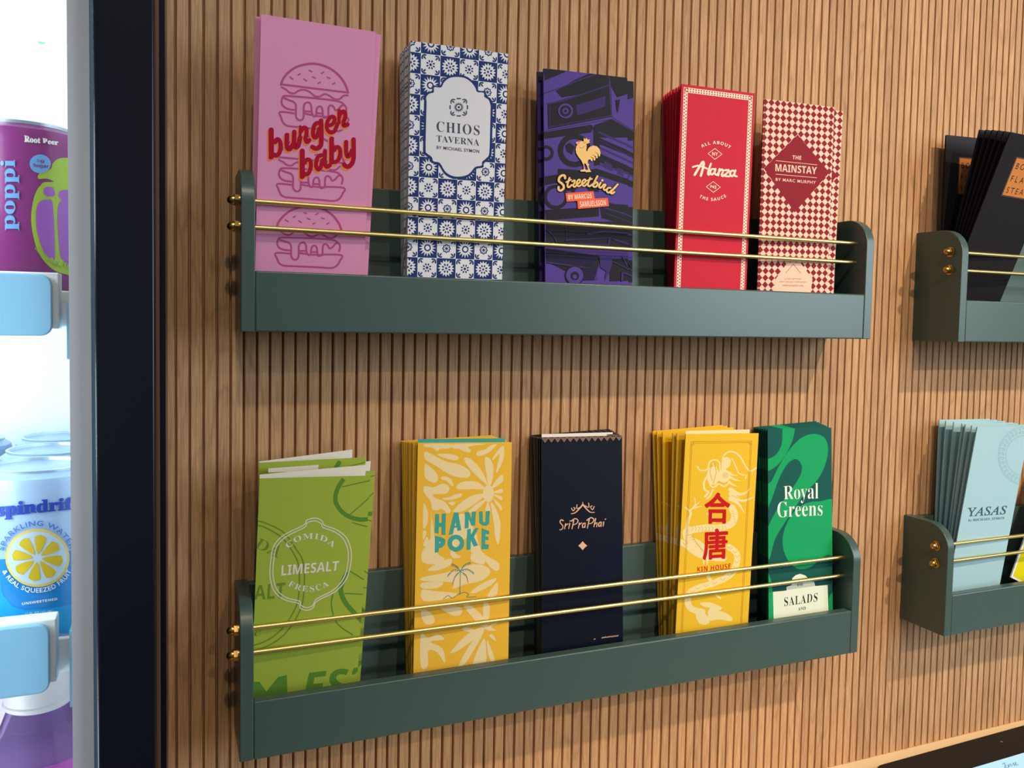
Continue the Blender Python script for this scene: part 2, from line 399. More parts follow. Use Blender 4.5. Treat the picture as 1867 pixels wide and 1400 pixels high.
# --- pink burger menu
PINK = paper('pink_paper', '#e697bd'); PINKL = paper('pink_line', '#bd5488'); RED = paper('crimson_ink', '#b3122f'); ORN = paper('peach_ink', '#f08a52')
b = menu('burger', PINK, PINK, 'pink menu with burger line drawing, frontmost at the left end of the upper shelf', 'pink burger menus on the upper shelf', 0.0010)
P = Print(frame_of('burger'), POSE['burger'][3], POSE['burger'][4])
bur = []
bur += stroke([(375, 515), (388, 478), (425, 436), (480, 403), (570, 387), (655, 408), (720, 452), (762, 508), (782, 563)], 15)
bur += stroke([(375, 513), (782, 563)], 13, smooth=False)
for a_, b_ in [((428, 468), (446, 482)), ((478, 456), (492, 448)), ((545, 428), (562, 436)), ((620, 446), (634, 438)), ((512, 480), (530, 492)), ((566, 467), (583, 475)), ((600, 507), (614, 500)), ((655, 470), (672, 476)), ((688, 512), (702, 504))]:
    bur += stroke([a_, b_], 9, smooth=False)
bur += stroke([(378, 530), (405, 545), (425, 562), (455, 568), (480, 552), (515, 546), (550, 560), (580, 584), (610, 586), (640, 572), (665, 580), (700, 602), (730, 602), (755, 582), (780, 580)], 12)
U = P.uvs(CRP1, bur); bu2 = []
for s_ in [[(500, 180), (400, 165), (325, 125), (292, 60), (305, -10), (350, -45), (600, -28), (900, 0), (1190, 40), (1290, 95), (1325, 160), (1310, 240)],
           [(320, -20), (400, 20), (480, 50), (520, 110), (520, 270), (550, 330), (598, 345), (638, 310), (645, 240), (648, 110), (685, 65), (735, 65), (765, 115), (772, 215), (800, 275), (840, 270), (852, 170), (880, 128), (920, 128), (945, 175), (955, 290), (1000, 300), (1035, 270), (1042, 140), (1080, 105), (1125, 135), (1150, 185), (1200, 165), (1250, 110), (1280, 105)],
           [(645, 200), (775, 205)], [(650, 235), (800, 265)], [(850, 228), (955, 238)], [(860, 275), (1040, 292)],
           [(500, 235), (268, 212), (285, 300), (320, 385), (380, 430), (470, 445), (700, 468), (1000, 500), (1180, 520), (1270, 485), (1325, 400), (1345, 310), (1050, 282)]]:
    bu2 += stroke(s_, 33, smooth=len(s_) > 2, n=4)
U += P.uvs(CR5, bu2)
base = P.uv(Crop(0, 0, 1), (509.7, 202.9)); b2 = P.uv(Crop(0, 0, 1), (505, 334)); b3 = P.uv(Crop(0, 0, 1), (502, 460))
for dd in (0, 1, 2):
    dx, dz = ((0, 0), (b2[0]-base[0], b2[1]-base[1]), (b3[0]-base[0], b3[1]-base[1]))[dd]
    P.layer = 1
    P.add(None, shift(U, dx, dz), PINKL)
LET = [([(125, 500), (130, 925)], 70), ([(120, 930), (140, 915)], (66, 30)), ([(190, 690), (225, 645), (270, 690), (275, 800), (245, 880), (205, 905), (165, 890)], 58),
 ([(378, 580), (376, 740), (395, 800), (435, 790), (480, 720)], 62), ([(495, 530), (492, 730), (520, 775), (560, 740), (585, 620)], 62), ([(590, 445), (586, 620)], 40),
 ([(600, 520), (645, 460), (685, 480), (690, 560), (672, 640), (695, 690), (735, 660)], 56), ([(880, 385), (835, 400), (800, 470), (795, 570), (820, 620), (860, 590), (890, 480)], 56),
 ([(922, 350), (925, 690), (900, 765), (840, 795), (785, 770)], 62), ([(1060, 425), (1115, 395), (1140, 330), (1110, 285), (1055, 310), (1015, 400), (1020, 490), (1075, 540), (1140, 510), (1185, 400)], 52),
 ([(1210, 190), (1206, 380)], 48), ([(1215, 260), (1265, 205), (1305, 225), (1305, 300), (1280, 370), (1285, 430), (1345, 410)], 56),
 ([(622, 835), (622, 1240)], 68), ([(660, 1020), (700, 970), (745, 985), (760, 1060), (740, 1150), (700, 1205), (650, 1190)], 54),
 ([(930, 900), (880, 920), (845, 1000), (845, 1090), (880, 1130), (920, 1080), (940, 980)], 54), ([(985, 840), (982, 1020), (1010, 1085), (1060, 1060)], 56),
 ([(1090, 640), (1090, 1010)], 64), ([(1130, 820), (1170, 770), (1215, 790), (1228, 870), (1205, 960), (1165, 1005), (1110, 1010)], 54),
 ([(1322, 690), (1322, 850), (1345, 920), (1385, 890), (1420, 820)], 58), ([(1440, 650), (1440, 930), (1410, 1040), (1340, 1085), (1290, 1050)], 60)]
let = []
for p_, w_ in LET: let += stroke(p_, (w_[0]*1.2, w_[1]) if isinstance(w_, tuple) else w_*1.22, n=4)
let += fill([(88, 510), (165, 470), (165, 560), (88, 560)])+fill([(90, 970), (90, 900), (190, 900)])+fill([(585, 845), (660, 808), (660, 900), (585, 900)])+fill([(586, 1285), (586, 1220), (690, 1235)])+fill([(1055, 650), (1128, 610), (1128, 700), (1055, 700)])+fill([(340, 575), (415, 545), (415, 640), (340, 640)])+fill([(1405, 670), (1475, 630), (1475, 720), (1405, 720)])+fill([(890, 355), (955, 320), (955, 420), (890, 420)])
P.layer = 2; P.add(CR5, shift(let, -22, 34), ORN); P.add(CR5, shift(let, -10, 16), ORN); P.layer = 4; P.add(CR5, let, RED)
P.build('cover_print', b)
PB = list(POSE['burger'])
for k, (dx, dy, dr) in enumerate([(0.0046, 0.0042, -0.004), (-0.0030, 0.0072, 0.004)]):
    q = list(PB); q[0] += dx; q[1] += dy; q[7] += dr; c = copy_tree(b); place(c, q)
    c['label'] = ('pink menu directly behind the front pink one, its right edge showing', 'pink menu rearmost of the pink stack, a thin strip showing on the left')[k]

# --- blue tile menu
WHT = paper('white_paper', '#e4e2e6'); NAVY = paper('tile_blue_ink', '#25366e'); PALE = paper('pale_panel', '#dedbe0')
DK = mat('dark_ink', '#232a4e', 0.5)
b = menu('chios', WHT, WHT, 'white and blue tile patterned menu, frontmost of its stack', 'blue tile menus on the upper shelf')
P = Print(frame_of('chios'), POSE['chios'][3], POSE['chios'][4])
c0 = P.uv(CRC2, (270, 262)); c1 = P.uv(CRC2, (1640, 450)); tw = (c1[0]-c0[0])/4
z0 = c0[1]
def star(cx, cy, r1, r2, n, ph=0):
    return [(cx+(r1 if k % 2 == 0 else r2)*math.cos(math.pi*k/n+ph), cy+(r1 if k % 2 == 0 else r2)*math.sin(math.pi*k/n+ph)) for k in range(2*n)]
def fan_tris(cx, cy, ring): return grp([[(cx, cy), ring[k-1], ring[k]] for k in range(len(ring))])
def petal(cx, cy, a, r0, r1, wd):
    c, s = math.cos(a), math.sin(a); pts = [(r0, 0), ((r0+r1)/2, wd), (r1, 0), ((r0+r1)/2, -wd)]
    q = [(cx+x*c-y*s, cy+x*s+y*c) for x, y in pts]; return grp([[q[0], q[1], q[2]], [q[0], q[2], q[3]]])
blue, white, blue2, white2 = [], [], [], []
for i in range(-1, 6):
    for j in range(-1, 16):
        x0, x1 = c0[0]+(i)*tw, c0[0]+(i+1)*tw; zt = z0-(j-1)*tw; zb = zt-tw
        cx, cy = (x0+x1)/2, (zt+zb)/2; R_ = tw/2; even = j % 2 == 0
        sq = [[(x0, zb), (x1, zb), (x1, zt)], [(x0, zb), (x1, zt), (x0, zt)]]
        isb = (even and i % 2 == 0) or (not even and i % 2 != 0)
        if isb:
            blue += sq
            if even:
                white += fan_tris(cx, cy, star(cx, cy, R_*0.92, R_*0.50, 16)); blue2 += fan_tris(cx, cy, circ(cx, cy, R_*0.36, n=14)); white2 += fan_tris(cx, cy, circ(cx, cy, R_*0.22, n=12))
            else:
                white += fan_tris(cx, cy, star(cx, cy, R_*0.88, R_*0.62, 16)); blue2 += fan_tris(cx, cy, circ(cx, cy, R_*0.12, n=8))
                for k in range(8): blue2 += petal(cx, cy, math.pi*k/4+0.39, R_*0.2, R_*0.54, R_*0.10)
        else:
            for k in range(4):
                a = math.pi/4+k*math.pi/2; ax, ay = cx+R_*0.84*math.cos(a), cy+R_*0.84*math.sin(a)
                pts = [(ax+R_*0.29*math.cos(a+t), ay+R_*0.29*math.sin(a+t)) for t in (-1.3, -0.65, 0, 0.65, 1.3)]
                blue += stroke(pts, R_*0.15, n=2, cap=False)
                for dl in (-0.5, 0, 0.5): blue += petal(ax, ay, a+math.pi+dl, -R_*0.24, R_*0.18, R_*0.065)
            if even:
                blue += fan_tris(cx, cy, star(cx, cy, R_*0.48, R_*0.38, 8)); 
                for k in range(8): white += petal(cx, cy, math.pi*k/4, R_*0.1, R_*0.36, R_*0.08)
            else:
                blue += fan_tris(cx, cy, circ(cx, cy, R_*0.14, n=10))
                for k in range(8): blue += petal(cx, cy, math.pi*k/4+0.39, R_*0.20, R_*0.50, R_*0.10)
P.add(None, blue, NAVY); P.add(None, white, WHT); P.add(None, blue2, NAVY); P.add(None, white2, WHT)
# badge outline from the photograph's detail view
up = [(910, 690), (1050, 710), (1160, 780), (1235, 870), (1275, 960), (1390, 975), (1405, 1050), (1480, 1100), (1515, 1200)]
upl = [(370, 1130), (365, 1050), (420, 990), (500, 965), (505, 875), (630, 880), (680, 790), (780, 710), (910, 690)]
top_ = spl(upl, n=3)+spl(up, n=3)
K2 = lambda p: ((p[0]/10.372+740-740)*9.826, (p[1]/10.372+190-70)*9.826)
bot = [K2(p) for p in spl([(1600, 60), (1590, 500), (1575, 920), (1530, 1010), (1440, 1090), (1430, 1160), (1310, 1185), (1240, 1270), (1150, 1340), (1000, 1370), (860, 1350), (740, 1270), (640, 1110), (520, 1080), (490, 1000), (400, 930), (372, 860), (380, 400)], n=3)]
ring = top_+bot
cx = sum(p[0] for p in ring)/len(ring); cy = sum(p[1] for p in ring)/len(ring)
out_ = [(cx+(x-cx)*1.075, cy+(y-cy)*1.045) for x, y in ring]
P.add(CRC2, tri(out_), NAVY); P.add(CRC2, tri(ring), PALE)
fl = []
fc, fy = 998, 58
fl += fan_tris(fc, fy, star(fc, fy, 105, 62, 20)); P.add(CRC, fl, DK); P.add(CRC, fan_tris(fc, fy, circ(fc, fy, 46)), PALE); P.add(CRC, fan_tris(fc, fy, circ(fc, fy, 24)), DK)
fl = []
for k in range(4):
    a = math.pi/4+k*math.pi/2; ax, ay = fc+145*math.cos(a), fy+145*math.sin(a)
    fl += stroke([(ax+48*math.cos(a+t), ay+48*math.sin(a+t)) for t in (-1.4, -0.7, 0, 0.7, 1.4)], 20, n=2)
    for dl in (-0.5, 0, 0.5): fl += petal(ax, ay, a+math.pi+dl, -40, 30, 10)
    a2 = k*math.pi/2; fl += stroke([(fc+165*math.cos(a2+t), fy+165*math.sin(a2+t)) for t in (-0.18, 0, 0.18)], 24, n=2)
P.add(CRC, fl, DK)
P.add(CRC, text('CHIOS', (580, 318), (1392, 405), (1392, 592), (580, 515), 'serif', -0.010, 1.12)+text('TAVERNA', (580, 585), (1385, 665), (1385, 790), (580, 705), 'serif', -0.010, 1.05)+text('BY MICHAEL SYMON', (580, 785), (1385, 862), (1385, 925), (580, 845), None, 0.008, 1.1), DK)
P.build('cover_print', b)
fan(b, 'chios', 'chios_r', 11, 'blue tile patterned menu, {} from the front of its stack')

# --- purple menu
BLK = paper('near_black_paper', '#26242c'); PUR = paper('purple_ink', '#54408f'); PUR2 = paper('deep_purple_ink', '#3c3168'); GOLD = paper('butter_ink', '#f6c67c'); SAL = paper('salmon_ink', '#f0684a'); CREAM = paper('cream_ink', '#f6e3cb')
b = menu('street', PUR, BLK, 'purple and black radio print menu with a yellow rooster, frontmost of its stack', 'purple rooster menus on the upper shelf')
P = Print(frame_of('street'), POSE['street'][3], POSE['street'][4])
blk = []
for pg in [[(225, 280), (380, 190), (520, 130), (640, 150), (640, 235), (460, 300), (270, 330)], [(130, 108), (330, 118), (140, 200)], [(640, 150), (790, 172), (790, 300), (700, 330), (650, 240)],
           [(160, 380), (640, 240), (655, 480), (165, 575)], [(125, 600), (500, 540), (520, 560), (500, 600), (140, 650)], [(520, 545), (660, 495), (790, 575), (790, 640), (540, 640)],
           [(515, 560), (560, 555), (570, 850), (520, 860)], [(560, 640), (790, 740), (790, 780), (560, 690)], [(560, 760), (790, 860), (790, 920), (560, 830)], [(140, 940), (540, 880), (790, 960), (790, 1010), (540, 930), (140, 1010)],
           [(240, 880), (520, 900), (560, 1060), (240, 1050)], [(140, 1200), (300, 1190), (560, 1170), (560, 1250), (150, 1280)], [(580, 1130), (790, 1180), (790, 1330), (580, 1260)], [(150, 1290), (860, 1290), (860, 1330), (150, 1330)],
           [(660, 250), (780, 230), (790, 280), (720, 310)]]:
    blk += fill(pg)
P.add(CR3, blk, BLK)
bl2 = fill([(150, 160), (870, 150), (870, 350), (150, 330)])+fill([(150, 350), (570, 410), (560, 480), (520, 600), (440, 600), (150, 450)])+fill([(640, 430), (870, 430), (870, 600), (640, 608)])+fill([(150, 60), (560, 50), (540, 80), (150, 105)])+fill([(560, 0), (870, 20), (870, 140), (580, 120)])
P.add(CR4, bl2, BLK)
pur = []
for s_, w_ in [([(130, 300), (250, 260), (420, 190), (600, 130)], 9), ([(160, 380), (300, 350), (640, 235)], 10), ([(170, 560), (655, 470)], 6), ([(180, 400), (180, 570)], 5), ([(650, 240), (660, 480), (780, 560)], 7), ([(140, 590), (640, 500)], 5),
               ([(560, 600), (790, 700)], 16), ([(560, 660), (790, 780)], 5), ([(570, 720), (790, 820)], 14), ([(570, 850), (790, 920)], 14), ([(160, 1020), (520, 990)], 5), ([(180, 1060), (300, 1130)], 5), ([(600, 1180), (790, 1240)], 12), ([(600, 1220), (790, 1290)], 5)]:
    pur += stroke(s_, w_, smooth=False)
pur += fill([(380, 390), (610, 320), (610, 400), (390, 470)])+fill([(600, 820), (660, 850), (660, 900), (600, 870)])+fill([(700, 870), (750, 890), (750, 940), (700, 920)])
P.add(CR3, pur, PUR2)
def ringw(c, r, w_, m, cr=CR3, ry=None): P.add(cr, stroke(circ(c[0], c[1], r, ry, 18), w_, n=1, closed=True), m)
def disc(c, r, m, cr=CR3, ry=None): P.add(cr, fan_tris(c[0], c[1], circ(c[0], c[1], r, ry, 22)), m)
disc((370, 740), 130, BLK); disc((370, 740), 88, PUR); disc((150, 760), 60, BLK); disc((150, 760), 34, PUR); disc((225, 1100), 95, BLK); disc((225, 1100), 68, PUR); disc((425, 1075), 80, BLK); disc((425, 1075), 56, PUR)
disc((300, 435), 58, PUR); disc((300, 435), 44, BLK); disc((300, 435), 24, PUR); disc((300, 435), 12, BLK)
P.add(CR3, fill([(300, 700), (330, 680), (370, 710), (350, 770), (310, 745)])+fill([(690, 350), (720, 345), (705, 450), (695, 420)]), BLK)
p4 = []
for s_, w_ in [([(150, 205), (210, 260), (240, 330)], 6), ([(300, 170), (310, 320)], 4), ([(300, 290), (640, 270), (860, 340)], 7), ([(320, 315), (630, 325)], 10), ([(640, 270), (630, 350)], 12), ([(680, 290), (870, 355)], 5), ([(470, 240), (600, 220), (850, 240)], 14), ([(150, 400), (540, 430)], 5), ([(160, 460), (450, 500)], 12), ([(560, 420), (700, 470), (870, 560)], 6), ([(735, 600), (740, 540), (775, 550)], 14), ([(820, 605), (825, 550), (860, 560)], 14), ([(740, 420), (770, 480)], 8), ([(800, 430), (830, 480)], 8), ([(150, 380), (300, 395)], 4)]:
    p4 += stroke(s_, w_, smooth=False)
p4 += fill([(560, 425), (660, 420), (660, 470), (640, 530), (600, 608), (615, 530), (570, 500)])
for k in range(9): p4 += stroke([(440, 500+k*11), (545, 506+k*11)], 3, smooth=False)
for k in range(6): p4 += stroke([(165, 418+k*9), (530, 438+k*9)], 2.5, smooth=False)
P.add(CR4, p4, PUR2); disc((370, 560), 75, BLK, CR4); disc((370, 560), 66, PUR, CR4); disc((370, 565), 34, BLK, CR4); disc((370, 570), 16, PUR, CR4)
# rooster, name and orange tags
ROO = [(505, 205), (515, 180), (555, 165), (600, 172), (636, 205), (642, 255), (634, 320), (645, 350), (662, 300), (700, 258), (755, 240), (815, 252), (860, 300), (877, 355), (868, 420), (848, 428), (838, 385), (810, 365), (830, 400), (830, 450), (806, 460), (795, 430), (765, 405), (790, 450), (788, 490), (765, 496), (750, 460), (722, 435), (745, 470), (742, 504), (722, 508), (705, 478), (680, 475), (662, 500), (660, 540), (690, 565), (672, 580), (690, 640), (720, 688), (630, 694), (622, 680), (668, 655), (648, 590), (622, 545), (600, 540), (600, 580), (618, 650), (628, 682), (540, 682), (530, 660), (596, 642), (590, 575), (548, 490), (500, 430), (465, 370), (455, 310), (464, 255), (485, 225)]
SB = [([(275, 795), (268, 752), (222, 748), (178, 785), (170, 845), (215, 880), (250, 925), (245, 975), (200, 1005), (165, 985), (165, 945)], 38), ([(350, 790), (315, 910), (338, 950), (385, 910)], 30), ([(292, 862), (378, 820)], 24),
      ([(395, 850), (440, 830), (432, 880), (410, 920), (440, 942), (480, 900)], 28), ([(480, 900), (530, 855), (522, 818), (485, 840), (470, 900), (510, 932), (570, 890)], 28), ([(575, 895), (622, 850), (610, 815), (575, 840), (562, 895), (600, 930), (655, 880)], 28),
      ([(700, 790), (662, 895), (685, 932), (740, 900)], 30), ([(640, 838), (735, 805)], 22), ([(825, 760), (750, 915), (795, 940), (830, 895), (808, 862), (770, 890)], 32), ([(880, 868), (852, 935), (880, 958), (920, 920)], 30),
      ([(925, 905), (965, 905), (930, 965), (952, 998), (1000, 970)], 28), ([(1050, 960), (1005, 960), (982, 1010), (1015, 1040), (1070, 995)], 28), ([(1170, 900), (1055, 1030), (1075, 1055), (1112, 1030)], 32)]
bt = []; gt = []
for p_, w_ in SB: bt += stroke(p_, w_+22); gt += stroke(p_, w_)
bt += fill([(x+(8 if x > 640 else -8), y+4) for x, y in ROO]); P.add(CR6, bt, BLK)
gt += fill(ROO)+fan_tris(908, 832, circ(908, 832, 20))+fill([(592, 165), (590, 108), (620, 130), (640, 108), (656, 140), (700, 135), (682, 168), (698, 188), (662, 205), (640, 212), (622, 185)])
P.add(CR6, gt, GOLD); P.add(CR6, fan_tris(492, 196, circ(492, 196, 34, 26))+stroke([(510, 160), (550, 165)], 8), paper('rose_ink', '#f0a08c'))
P.add(CR6, stroke([(520, 262), (545, 285), (575, 275), (600, 250)], 6)+stroke([(585, 195), (605, 200)], 8)+stroke([(780, 352), (825, 375), (845, 415)], 5)+stroke([(740, 398), (790, 420), (800, 455)], 5)+stroke([(700, 430), (745, 450), (760, 490)], 5), paper('brown_ink', '#8a5a2c'))
P.add(CR6, fill([(280, 1048), (755, 1015), (780, 1140), (1002, 1130), (1018, 1270), (495, 1318), (480, 1180), (300, 1195)]), SAL)
P.add(CR6, text('BY MARCUS', (322, 1078), (722, 1050), (730, 1135), (330, 1158), 'sans_b')+text('SAMUELSSON', (520, 1190), (965, 1165), (972, 1255), (528, 1285), 'sans_b'), CREAM)
P.build('cover_print', b)
for k, (dx, dy, dr, dz) in enumerate([(0.0080, 0.0060, -0.012, -0.000), (-0.0005, 0.0125, 0.004, 0)]):
    q = list(POSE['street']); q[0] += dx; q[1] += dy; q[7] += dr; c = copy_tree(b); place(c, q); q[2] += dz
    c['label'] = ('purple menu behind the rooster one, its right edge showing', 'purple menu rearmost of its stack, a dark strip showing on the left')[k]

# --- red menu
REDP = paper('red_paper', '#c9293c')
b = menu('alanza', REDP, REDP, 'red menu with white checked border, frontmost of its stack', 'red menus on the upper shelf')
W_, Hh = POSE['alanza'][3], POSE['alanza'][4]; P = Print(frame_of('alanza'), W_, Hh)
mg, bw = 0.0030, 0.0052
def ring_rect(x0, x1, z0, z1, t):
    o = [(x0, z0), (x1, z0), (x1, z1), (x0, z1)]; i = [(x0+t, z0+t), (x1-t, z0+t), (x1-t, z1-t), (x0+t, z1-t)]; out = []
    for k in range(4): out += [[o[k], o[(k+1) % 4], i[(k+1) % 4]], [o[k], i[(k+1) % 4], i[k]]]
    return out
P.add(None, ring_rect(mg, W_-mg, mg, Hh-mg, bw), CREAM)
dm = []
def dia(x, z, r): return [[(x-r, z), (x, z-r), (x+r, z)], [(x-r, z), (x+r, z), (x, z+r)]]
st = 0.0034
for e in (0.27, 0.73):
    for k in range(int((Hh-2*mg)/st)):
        for sd in (mg+bw*e, W_-mg-bw*e): dm += dia(sd, mg+st*(k+0.5+(0.5 if e > .5 else 0)), 0.00108)
    for k in range(int((W_-2*mg)/st)):
        for sd in (mg+bw*e, Hh-mg-bw*e): dm += dia(mg+st*(k+0.5), sd, 0.00108)
P.add(None, dm, REDP)
al = []
for p_, w_ in [([(1285, 868), (1320, 858), (1350, 862), (1395, 880)], 12), ([(1300, 928), (1335, 870), (1362, 828), (1370, 850), (1348, 935)], 16), ([(1426, 842), (1404, 905), (1407, 928), (1422, 915)], 13), ([(1455, 886), (1432, 884), (1420, 908), (1435, 926), (1455, 905)], 13), ([(1462, 882), (1455, 915), (1470, 928), (1482, 915)], 13),
               ([(1492, 884), (1482, 932)], 14), ([(1486, 905), (1510, 886), (1520, 900), (1508, 930), (1520, 938), (1530, 928)], 13), ([(1535, 892), (1568, 895), (1532, 934), (1568, 940)], 13), ([(1608, 900), (1588, 896), (1574, 918), (1588, 940), (1608, 920)], 13), ([(1616, 894), (1606, 930), (1626, 940)], 13)]:
    al += stroke(p_, w_*1.15)
al += arc_text('ALL ABOUT', 1458, 880, 190, 190, 238, 306, 24, 'sans_b', 0, 1.25)+arc_text('THE SAUCE', 1437, 930, 200, 200, 121, 57, 24, 'sans_b', 0, 1.25, flip=True)
for (cx, cy, s_) in ((1457, 766, 'NY'), (1444, 1022, 'NJ')):
    al += stroke([(cx-54, cy-2), (cx, cy-42), (cx+54, cy+2), (cx, cy+42), (cx-54, cy-2)], 4, smooth=False, cap=False)+text(s_, (cx-22, cy-14), (cx+22, cy-11), (cx+22, cy+15), (cx-22, cy+12), 'sans_b')
P.add(CR3, al, CREAM)
P.build('cover_print', b)
fan(b, 'alanza', 'alanza_r', 8, 'red menu with white border, {} from the front of its stack')

# --- maroon checkered menu (diamond lattice in a node material)
def lattice(name, c1, c2, sx, sz, ox, oz):
    m = bpy.data.materials.new(name); m.use_nodes = True; nt = m.node_tree; n = nt.nodes; L = nt.links; b = n['Principled BSDF']; b.inputs['Roughness'].default_value = 0.6; b.inputs['Specular IOR Level'].default_value = 0.12
    g = n.new('ShaderNodeTexCoord'); mp = n.new('ShaderNodeMapping'); L.new(g.outputs['Object'], mp.inputs[0])
    mp.inputs['Location'].default_value = (-ox/sx, 0, -oz/sz); mp.inputs['Scale'].default_value = (1/sx, 1, 1/sz)
    se = n.new('ShaderNodeSeparateXYZ'); L.new(mp.outputs[0], se.inputs[0])
    a = []
    for k in (0, 2):
        p = n.new('ShaderNodeMath'); p.operation = 'PINGPONG'; p.inputs[1].default_value = 0.5; L.new(se.outputs[k], p.inputs[0]); a.append(p)
    s = n.new('ShaderNodeMath'); s.operation = 'ADD'; L.new(a[0].outputs[0], s.inputs[0]); L.new(a[1].outputs[0], s.inputs[1])
    t = n.new('ShaderNodeMath'); t.operation = 'GREATER_THAN'; L.new(s.outputs[0], t.inputs[0]); t.inputs[1].default_value = 0.50
    mx = n.new('ShaderNodeMixRGB'); L.new(t.outputs[0], mx.inputs[0]); mx.inputs[1].default_value = lin(c1); mx.inputs[2].default_value = lin(c2); L.new(mx.outputs[0], b.inputs['Base Color'])
    return m
MAR = paper('maroon_ink', '#8a1f2b'); BLU = paper('blush_ink', '#f0c6b0')
Wm, Hm = POSE['mainstay'][3], POSE['mainstay'][4]; P = Print(frame_of('mainstay'), Wm, Hm)
pu = P.uv(CRM, (340, 240)); pu2 = P.uv(CRM, (955, 308)); sx = (pu2[0]-pu[0])/10; pv2 = P.uv(CRM, (335, 385)); sz = (pu[1]-pv2[1])/2
LAT = lattice('checkered_paper', '#f0c6b0', '#8a1f2b', sx, sz, pu[0], pu[1])
b = menu('mainstay', LAT, BLU, 'cream and maroon checkered menu, frontmost of its stack', 'checkered menus on the upper shelf')
P.add(CRM, fill([(640, 535), (965, 920), (610, 1330), (295, 880)]), MAR)
# stepped rim of the plain diamond
P.add(CRM, text('THE', (588, 745), (678, 752), (676, 792), (586, 785), 'sans_b')+stroke([(418, 800), (838, 843)], 5, smooth=False)+stroke([(416, 938), (834, 975)], 5, smooth=False)+text('MAINSTAY', (412, 832), (836, 865), (832, 940), (412, 908), 'sans_b')+text('BY MARC MURPHY', (415, 975), (826, 1008), (824, 1040), (415, 1006), None, 0.012, 1.15), BLU)
P.add(CRM2, fill([(515, 530), (640, 533), (760, 690), (745, 800), (745, 860), (380, 860), (385, 790), (400, 690)]), BLU)
P.add(CRM2, stroke([(497, 635), (572, 545), (645, 638)], 4, smooth=False)+text('A FOOD NETWORK', (485, 684), (650, 686), (650, 698), (485, 696))+text("STAR'S TAKE ON COMFORTING,", (430, 713), (702, 717), (702, 731), (430, 727))+text('AMERICAN BISTRO FARE', (465, 748), (672, 752), (672, 766), (465, 762)), MAR)
P.build('cover_print', b)
for k, (dx, dy, dr) in enumerate([(0.0130, 0.0050, -0.018), (0.0170, 0.0085, -0.014), (0.0215, 0.0130, -0.010), (0.0235, 0.0170, -0.008)]):
    q = list(POSE['mainstay']); q[0] += dx; q[1] += dy; q[7] += dr; c = copy_tree(b); place(c, q)
    c['label'] = 'checkered maroon menu, %s from the front, fanned out to the right' % (ORD[k+1] if k < 3 else 'rearmost')

# --- lime menu
LIME = paper('lime_paper', '#a1b443'); LGR = paper('leaf_ink', '#5d8a33'); LGD = paper('dark_leaf_ink', '#6f8c30'); IVO = paper('ivory_paper', '#e6ddd2')
b = menu('lime', LIME, IVO, 'lime green menu with white citrus badge, standing open at the left end', 'lime green menus on the lower shelf', open_=0.018)
open_front(b, 'lime', 0.0945, 0.020, IVO)
P = Print(frame_of('lime'), POSE['lime'][3], POSE['lime'][4])
ghost = stroke([(100, 425), (190, 418), (260, 440), (330, 480), (390, 560), (430, 640), (430, 800), (400, 900), (330, 1000), (240, 1060), (150, 1085)], 7)+stroke([(100, 445), (190, 440), (250, 460), (320, 505), (370, 570), (405, 650), (405, 800), (375, 890), (310, 980), (230, 1035), (150, 1060)], 7)
ghost += text('DA', (192, 500), (315, 545), (300, 610), (175, 550), 'serif_bi')+text('ALT', (180, 750), (338, 732), (332, 812), (176, 822), 'sans_b')+text('C', (178, 985), (212, 975), (212, 1005), (178, 1010), 'serif')
P.add(CRL, ghost, LGD)
wh = stroke([(635, 205), (605, 250), (592, 310), (615, 360), (660, 395), (730, 412), (830, 395)], 22, cap=False)+stroke([(625, 245), (780, 210)], 5, smooth=False)+stroke([(665, 388), (800, 270)], 5, smooth=False)+stroke([(680, 428), (830, 468)], 5)
wh += stroke([(655, 680), (620, 760), (640, 830), (700, 900), (760, 960)], 24, cap=False)+stroke([(580, 790), (572, 850), (600, 940), (680, 1000)], 6)+stroke([(660, 670), (740, 720)], 6, smooth=False)+stroke([(640, 788), (760, 795)], 5, smooth=False)
wh += fill([(170, 1240), (205, 1240), (240, 1290), (300, 1215), (345, 1205), (350, 1400), (170, 1400)])+text('ES', (425, 1195), (660, 1168), (660, 1330), (425, 1350), 'sans_bi')+text("'", (685, 1170), (720, 1165), (700, 1200), (670, 1205), 'sans_b')
P.add(CRL, wh, LGR)
badge = [(430, 440), (445, 415), (490, 404), (525, 420), (535, 440), (600, 465), (648, 505), (672, 570), (668, 650), (645, 720), (590, 780), (520, 815), (490, 835), (478, 862), (445, 875), (412, 862), (405, 840), (330, 820), (278, 775), (258, 700), (262, 620), (278, 545), (330, 490)]
bx, by = sum(p[0] for p in badge)/len(badge), sum(p[1] for p in badge)/len(badge)
bd = stroke(badge, 5, closed=True)+stroke([(bx+(x-bx)*0.925, by+(y-by)*0.94) for x, y in badge], 5, closed=True)
bd += text('LIMESALT', (318, 645), (612, 622), (606, 672), (316, 698), 'sans_b')+arc_text('COMIDA', 468, 690, 165, 180, 226, 312, 30, 'serif', 0, 1.2)+arc_text('FRESCA', 455, 590, 190, 190, 124, 56, 30, 'serif', 0, 1.2, flip=True)
P.add(CRL, bd, IVO)
P.build('cover_print', b)
c = copy_tree(b); q = list(POSE['lime_r']); q[3:5] = POSE['lime'][3:5]; q[2] = -0.3638; q[6] = -0.10; q[1] = -0.0180; place(c, q); c.scale.z = 1.035
c['label'] = 'lime green menu standing wide open, rearmost of the three, white inside showing'
c3 = copy_tree(b); q = list(POSE['lime']); q[0] += 0.0062; q[1] += 0.0155; q[6] += 0.03; q[7] -= 0.012; place(c3, q)
c3['label'] = 'lime green menu in the middle of the three, its right edge showing'
